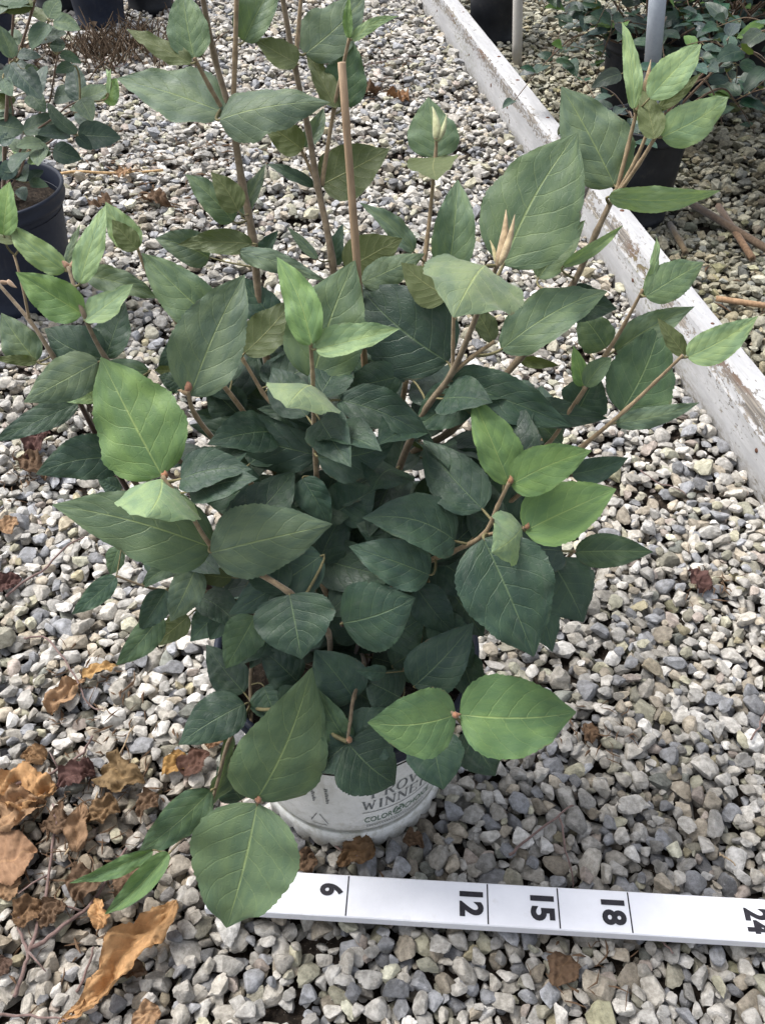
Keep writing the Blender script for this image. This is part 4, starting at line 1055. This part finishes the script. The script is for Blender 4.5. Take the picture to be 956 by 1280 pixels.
pf = PZ(569, 8, 0.0); pf = Vector((pf.x, pf.y, -0.01)); post('thin_post', pf, PY(570, -60, pf.y + .02), 0.013, M['beige'], 'small beige stake at the far end of the kerb')

def glossy_shrub(name, c, label, nst, hgt_, spread, nleaf, seed, Lm=0.058, lean=(0, 0), dark=1.0, low=0.0):
    r = random.Random(seed)
    root = empty(name, (c.x, c.y, 0.2)); tag(root, label, 'shrub', None)
    s = Skeleton(root); c0 = Vector((c.x, c.y, 0.2)); cand = []
    for i in range(nst):
        a = 2 * math.pi * (i + r.uniform(-.3, .3)) / nst; q = spread * r.uniform(.5, 1.1)
        tip = c0 + Vector((math.cos(a) * q + lean[0], math.sin(a) * q + lean[1], hgt_ * r.random() - low * r.random()))
        mid = c0.lerp(tip, .5) + Vector((0, 0, .12 * hgt_ + 0.08)); 
        k0 = len(s.samples)
        s.stem([tip, tip.lerp(mid, .5) + Vector((r.uniform(-.02, .02), r.uniform(-.02, .02), .03)), mid, c0 + Vector((r.uniform(-.03, .03), r.uniform(-.03, .03), 0))], [1.2*mm, 1.8*mm, 3*mm, 5*mm], (0.13, 0.085, 0.055), n=5)
        cand += s.samples[k0:k0 + int((len(s.samples) - k0) * .75)]
        for _ in range(3):
            p = r.choice(s.samples[k0:]); b = r.uniform(0, 6.28)
            e = p + Vector((math.cos(b) * .12, math.sin(b) * .12, r.uniform(-.02, .12))) * (spread / .25)
            k1 = len(s.samples); s.stem([e, p.lerp(e, .5) + Vector((0, 0, .015)), p], [1*mm, 1.3*mm, 1.8*mm], (0.15, 0.10, 0.06), n=5, per=4)
            cand += s.samples[k1:]
    for i in range(nleaf):
        p = r.choice(cand); a = r.uniform(0, 6.28); el = r.uniform(-.55, .35)
        out = Vector((math.cos(a) * math.cos(el), math.sin(a) * math.cos(el), math.sin(el))); L = Lm * r.uniform(.65, 1.2)
        b = p + out * 0.008; t = b + out * L
        yng = r.random() < .09
        col = (0.10, 0.19, 0.05) if yng else tuple(q_ * dark * r.uniform(.8, 1.35) for q_ in (0.030, 0.060, 0.044))
        add_leaf(root, b, t, L * r.uniform(.48, .62), col, .15 if yng else 1.0, r.uniform(-.5, .5), r.uniform(.05, .35), r.uniform(.2, .9), .015, seed * 1000 + i, p, 'glossy', 14, 4,
                 face=Vector((r.uniform(-.3, .3), -.35, 1)), blunt=.35, serr=.02, rough=.4)
    return root
glossy_shrub('glossy_shrub', pR4, 'dense dark glossy-leaved shrub beside the plastic pipe post', 14, 0.26, 0.34, 300, 21, .068, lean=(-.08, -.06), low=.10)
glossy_shrub('glossy_shrub', pR6, 'spreading dark glossy-leaved shrub at the back of the bed', 13, 0.26, 0.36, 300, 22, .068, lean=(-.02, -.08), low=.08)
pR7 = Vector((0.99, 2.84, 0)); pot('nursery_pot', pR7, 0.11, 0.09, 0.22, M['black'], 'black pot overhung by the middle glossy shrub', 'pot', 'dark nursery pots')
glossy_shrub('glossy_shrub', pR7, 'bushy glossy-leaved shrub between the dense one and the lone dark pot', 13, 0.26, 0.30, 280, 25, .066, lean=(.02, -.16), low=.04)
glossy_shrub('glossy_shrub', pR1, 'sparse trailing glossy-leaved shrub in the black pot by the cut canes', 9, 0.18, 0.22, 110, 23, .070, lean=(.17, .12), low=.20)
glossy_shrub('glossy_shrub', Vector((0.405, pR2.y, 0.05)), 'small glossy-leaved shrub in the black pot behind the kerb and thin post', 5, 0.35, 0.16, 70, 24, .055)

# ------------------------------------------------------------------ litter: canes, twigs, dry leaves
def ground_path(pts, lift=0.003, per=6, bend=0.0, seed=0):
    r = random.Random(seed); P = [PZ(x, y, 0.008) for x, y in pts]; out = smooth_path(P, per)
    n = len(out); q = []
    for i, p in enumerate(out):
        q.append(Vector((p.x + r.gauss(0, bend), p.y + r.gauss(0, bend), hgt(p.x, p.y, .006) + lift)))
    for _ in range(3):
        q = [q[0]] + [Vector((b.x, b.y, (a.z + b.z * 2 + c.z) / 4)) for a, b, c in zip(q[:-2], q[1:-1], q[2:])] + [q[-1]]
    return q
def cane(p0, p1, r, label, col):
    a, b = PZ(*p0, 0.01), PZ(*p1, 0.01); z0 = hgt(a.x, a.y) + r * .8; z1 = hgt(b.x, b.y) + r * .8
    a.z, b.z = z0, z1; mb = MB(); n = 9; ax = (b - a)
    ins = a.lerp(b, .02)
    mb.tube([a.lerp(b, .015), a, a, b, b, b.lerp(a, .015)], [r * .55, r * .6, r, r, r * .6, r * .55], 12)
    o = mb.build('cut_cane', M['stem'], None); o.color = (*col, 1); tag(o, label, 'cane', 'cut bamboo canes on the gravel beyond the kerb')
cane((862, 262), (1000, 340), .009, 'long dark cane lying under the crossing shorter cane', (.13, .09, .06))
cane((897, 258), (938, 329), .008, 'brown cut cane lying across the longer dark one', (.20, .125, .075))
cane((836, 282), (856, 318), .007, 'short hollow cane end beside the black pot', (.17, .13, .08))
cane((893, 377), (1010, 393), .0065, 'light brown cane lying against the white kerb', (.34, .22, .13))
mb = MB(); p = ground_path([(55, 219), (120, 217), (205, 216)], .004, 5); mb.tube(p, .0035, 7)
o = mb.build('straw_stalk', M['stem']); o.color = (.50, .34, .17, 1); tag(o, 'pale straw stalk lying beside the navy pot of the small shrub', 'stalk')

TW = [([(0,348+640),(36,980),(75,965),(110,935),(118,925)],2.2,'long purplish twig beside the crumpled orange leaf'),
 ([(30,800+0),(60,800),(95,850),(110,880),(130,892)],1.6,'forked thin twig with curled brown leaf'), ([(10,752),(40,728),(75,700),(107,675)],2.0,'straight purplish twig on the pale gravel beside the shrub'),
 ([(40,1192),(70,1170),(105,1140),(135,1100),(158,1060)],2.6,'dark reddish twig passing under the low green leaves'), ([(40,1195),(52,1150),(62,1095),(72,1040),(70,1010)],2.4,'dark upright-lying twig between the brown leaves'),
 ([(20,1245),(32,1215),(38,1192),(25,1160),(35,1120)],2.4,'broken twig stub among the dry leaves'), ([(0,1268),(40,1272),(90,1278)],1.6,'thin twig at the foot of the long curled leaf'), ([(85,1075),(120,1010),(150,945),(170,910)],1.3,'thin straw-coloured stem in the leaf litter'),
 ([(96,1245),(112,1215),(122,1190)],1.8,'short dark stick beside the long curled leaf'), ([(366,1005),(400,1014),(432,1016)],1.6,'short reddish twig lying against the white pot'), ([(368,1022),(395,1042),(430,1065),(450,1080)],1.6,'reddish twig running from the pot foot to the stick'),
 ([(636,1074),(665,1048),(705,1018),(716,1014)],1.7,'brown twig with a fork on the grey gravel'), ([(698,1026),(706,1065),(718,1108)],1.4,'thin side twig running to the measuring stick'), ([(800,590),(830,605),(856,622)],1.2,'fine pinkish stem on gravel near the kerb'),
 ([(898,1068),(908,1078),(917,1086)],1.3,'tiny pale stem near the measuring stick'), ([(935,930),(948,905),(958,890)],1.4,'small brown stem at the gravel edge'), ([(130,70),(150,88),(185,55)],1.5,'bare grey stem beside the dead stalks'),
 ([(440,85),(490,75),(530,68)],1.6,'dark thin stem lying on the far gravel'), ([(815,1170),(828,1180),(840,1195)],1.3,'thin dark stem below the measuring stick')]
for i, (pts, r, lab) in enumerate(TW):
    dp = PZ(*pts[0]).length
    q = ground_path(pts, .0035, 5, .0008, i); mb = MB(); rr = r * 0.0009 * (1 if pts[0][1] > 300 else 1.3)
    mb.tube(q, [rr * (1.1 - .5 * k / len(q)) for k in range(len(q))], 6)
    if i in (0, 3, 4, 5, 7):
        k = len(q) // 2; e = q[k] + Vector((lr.uniform(-.03, .03), lr.uniform(-.03, .03), .006)); mb.tube([q[k], q[k].lerp(e, .5) + Vector((0, 0, .003)), e], [rr * .7, rr * .5, rr * .3], 5)
    o = mb.build('twig', M['stem']); c = (.17, .115, .105) if i not in (7, 14) else (.33, .25, .16); o.color = (*c, 1); tag(o, lab, 'twig', 'fallen twigs on the gravel')

def dry_leaf(bx, by, tx, ty, wpx, col, label, seed, crumple=1.0, curl=1.0, fold=.4, lift=.004):
    b = PZ(bx, by, 0.01); t = PZ(tx, ty, 0.01); b.z = hgt(b.x, b.y) + lift; t.z = hgt(t.x, t.y) + lift
    d = depth_of(b); W = wpx * d / F * 1.25; r = np.random.default_rng(seed)
    L, m = frame_from(b, t, R(r.uniform(-12, 12)), Vector((0, -.1, 1)))
    P, Fc, uv = leaf_geo(L, W, fold, curl, .05 * crumple, seed, 48, 16, .03, .35, 1.6)
    P[:, 0] *= 1 + 0.16 * np.sin(P[:, 1] / L * r.uniform(9, 16) + r.uniform(0, 6)) * r.random()
    n = len(P)
    ph = r.uniform(0, 6.28, (6, 3)); fq = r.uniform(1.5, 7.5, (6, 2)) / L
    for k in range(6):
        P[:, 2] += crumple * L * .030 * np.sin(P[:, 0] * fq[k, 0] * 5 + ph[k, 0]) * np.cos(P[:, 1] * fq[k, 1] * 3 + ph[k, 1])
    P[:, 0] += crumple * L * .03 * np.sin(P[:, 1] / L * 11 + ph[0, 2]); P += r.normal(0, .005 * L * crumple, P.shape)
    P[:, 2] -= np.percentile(P[:, 2], 20)
    me = make_mesh('dry_leaf', P, Fc, [M['dry']], True, uv)
    o = link('dry_leaf', me, None, m); o.color = (*col, 1); tag(o, label, 'dry leaf', 'dry leaves fallen on the gravel')
ORG, TANL, DKB, PUR = (.46, .28, .14), (.33, .215, .13), (.13, .085, .055), (.10, .055, .05)
DL = [(222,1130,78,1285,46,ORG,'long curled orange-brown leaf lying below the low green leaves',1.0,.6,.7),
 (-6,1000,72,990,62,ORG,'crumpled bright orange leaf beside the long purplish twig',1.6,1.2,.5), (-4,1030,60,1005,46,TANL,'tan curled leaf tucked under the crumpled orange one',1.6,1.0,.5),
 (-8,1085,48,1062,66,(.30,.185,.115),'flat reddish-brown leaf with ragged edge among the twigs',.9,.4,.2), (-2,1120,24,1088,34,TANL,'small tan leaf beside the ragged reddish one',1.0,.6,.3),
 (98,1068,108,1008,28,(.24,.155,.095),'narrow dull brown leaf between pale stones',.8,.5,.6), (130,1160,118,1122,22,ORG,'small orange leaf scrap by the low green leaf tip',1.2,.8,.5),
 (150,1175,132,1195,18,ORG,'tiny orange scrap on top of the long curled leaf',1.2,.8,.5), (236,948,204,972,28,(.33,.20,.075),'golden brown leaf scrap beside the dark red leaf',1.0,.7,.4),
 (232,975,262,942,32,(.10,.055,.042),'dark red-brown leaf under the drooping green leaf',.9,.7,.5), (62,890,108,852,30,TANL,'brown curled leaf hanging on the forked twig',1.3,1.0,.6), (105,850,150,836,18,(.42,.27,.12),'straw-coloured thin leaf on the pale gravel',.8,.6,.5),
 (120,1095,92,1128,40,DKB,'dark withered leaf under the low green leaves',1.4,.8,.4), (180,1120,150,1095,40,DKB,'blackish withered leaf beneath the stem tip',1.4,.8,.4), (130,965,182,985,40,(.20,.14,.075),'withered greyish leaf remains beside the stem litter',1.6,1.0,.4),
 (120,968,70,985,34,PUR,'purple-black shrivelled leaf over the long twig',1.4,1.0,.6), (-5,740,30,728,26,PUR,'purple-black shrivelled leaf near the straight twig',1.2,.8,.5), (5,670,25,655,22,TANL,'tan leaf scrap near the shrub shadow',1.0,.6,.3),
 (880,740,862,712,26,PUR,'dark shrivelled leaf on the grey gravel',1.4,1.0,.5), (740,930,732,900,18,DKB,'dark leaf remains beside the bright green pair',1.4,.8,.4), (712,1195,690,1235,34,DKB,'dark brown damp leaf below the measuring stick',.8,.5,.2),
 (200,1262,165,1282,26,TANL,'torn tan leaf beside the white stone',1.2,.8,.4), (468,1065,420,1082,30,(.16,.10,.055),'brown leaf shreds in front of the pot foot',1.5,.8,.4), (505,1050,530,1062,20,DKB,'small brown shred right of the pot foot',1.4,.8,.4), (395,1075,360,1090,26,DKB,'dark brown leaf shreds above the measuring stick',1.5,.8,.4), (262,940,285,905,22,(.2,.12,.07),'brown leaf edge behind the drooping branch',1.0,.6,.4),
 (60,1030,95,1045,34,DKB,'dark crumpled leaf beside the narrow dull brown one',1.6,1.0,.5), (20,1150,60,1135,34,(.17,.105,.06),'brown crumpled leaf below the ragged reddish one',1.6,1.0,.5), (80,1130,55,1165,28,DKB,'blackened leaf scrap between the two dark twigs',1.5,1.0,.4), (150,1010,110,1030,30,(.19,.125,.07),'shrivelled brown leaf under the thin straw-coloured stem',1.6,1.1,.5),
 (200,1000,172,1022,24,DKB,'dark shred beside the dark green low leaf',1.5,1.0,.4), (10,1200,-10,1230,30,(.10,.065,.05),'black wet leaf beside the broken twig stub',1.2,.6,.3), (60,955,30,945,26,(.21,.13,.07),'small brown leaf behind the long purplish twig',1.4,.9,.5), (185,1215,150,1225,18,DKB,'dark shred lying against the long curled leaf',1.4,.8,.4),
 (52,548,40,580,30,PUR,'dark purple shrivelled leaf on the gravel beside the shrub',1.4,1.0,.6),(30,575,60,600,26,DKB,'brown withered leaf next to the dark purple one',1.4,.8,.4),
 (470,112,440,122,26,DKB,'brown leaf tuft on the far gravel',1.6,1.0,.5), (492,118,510,128,22,(.22,.12,.06),'reddish brown leaf tuft on the far gravel',1.6,1.0,.5), (185,250,215,262,20,DKB,'dark leaf scrap behind the shrub',1.4,.8,.4), (150,225,165,215,14,TANL,'tan curl by the straw stalk',1.2,.8,.4),(120,250,140,262,20,DKB,'dark withered scrap near the navy pot',1.4,.8,.4)]
for i, (bx, by, tx, ty, w_, c, lab, cr, cu, fo) in enumerate(DL): dry_leaf(bx, by, tx, ty, w_, c, lab, 300 + i, cr, cu, fo)

# dead stalks in front of the far pots
def dead_clump():
    r = random.Random(9); mb = MB(); c = PZ(148, 66, 0)
    for i in range(330):
        x = c.x + r.gauss(0, .13); y = c.y + r.gauss(0, .13); z = hgt(x, y, .006) - .003; h_ = r.uniform(.02, .085)
        a = r.uniform(0, 6.28); l = r.uniform(.2, 1.4) * h_
        p = Vector((x, y, z)); q = Vector((x + math.cos(a) * l, y + math.sin(a) * l, z + h_))
        mb.tube([p, p.lerp(q, .5) + Vector((0, 0, .006)), q], [.0026, .0022, .0012], 4)
    for i in range(90):
        x = c.x + r.gauss(0, .15); y = c.y + r.gauss(0, .15); z = hgt(x, y, .006) + .004; s_ = r.uniform(.008, .022); a = r.uniform(0, 6.28)
        pts = [(x + math.cos(a + k * 1.57) * s_ * r.uniform(.4, 1), y + math.sin(a + k * 1.57) * s_ * r.uniform(.4, 1), z + r.uniform(0, .02)) for k in range(4)]
        mb.add(pts, [(0, 1, 2), (0, 2, 3)])
    o = mb.build('dead_stalks', M['litter'], None, None, False); o.color = (.11, .08, .055, 1)
    tag(o, 'tangle of dead brown stalks in front of the far navy pot', 'dead plant', None, 'stuff')
dead_clump()
# fine crumbs of soil, bark and leaf
def crumbs():
    r = random.Random(4); mb = MB()
    spots = [(60,1100,.10,110),(150,960,.08,50),(120,1040,.07,50),(430,1075,.05,60),(885,735,.04,30),(715,1215,.04,30),(740,920,.04,30),(40,600,.06,50),(140,210,.2,60),(200,250,.12,60),(260,190,.12,50),(470,115,.08,40),(110,850,.06,40),(300,160,.15,40),(490,70,.2,40),(880,400,.25,40)]
    for (px, py, sp, n) in spots:
        c = PZ(px, py, 0.0)
        for i in range(n):
            x = c.x + r.gauss(0, sp * .6); y = c.y + r.gauss(0, sp * .6)
            if (x - POT.x) ** 2 + (y - POT.y) ** 2 < .15 ** 2: continue
            z = hgt(x, y, .004) + .0008; s_ = r.uniform(.003, .014) * (1 if py > 400 else 1.6); a = r.uniform(0, 6.28)
            d = Vector((math.cos(a), math.sin(a), r.uniform(-.3, .3))) * s_; p = Vector((x, y, z)); k = Vector((r.gauss(0, .2), r.gauss(0, .2), r.uniform(0, .3))) * s_
            w_ = r.uniform(.0004, .0011) * (1 if py > 400 else 1.6)
            mb.tube([p - d, p + k, p + d], [w_ * .5, w_ * r.uniform(.8, 2.2), w_ * .4], 4)
    o = mb.build('plant_crumbs', M['litter'], None, None, False); o.color = (.13, .085, .055, 1)
    tag(o, 'scattered crumbs of bark and dead leaf between the stones', 'plant litter', None, 'stuff')
crumbs()
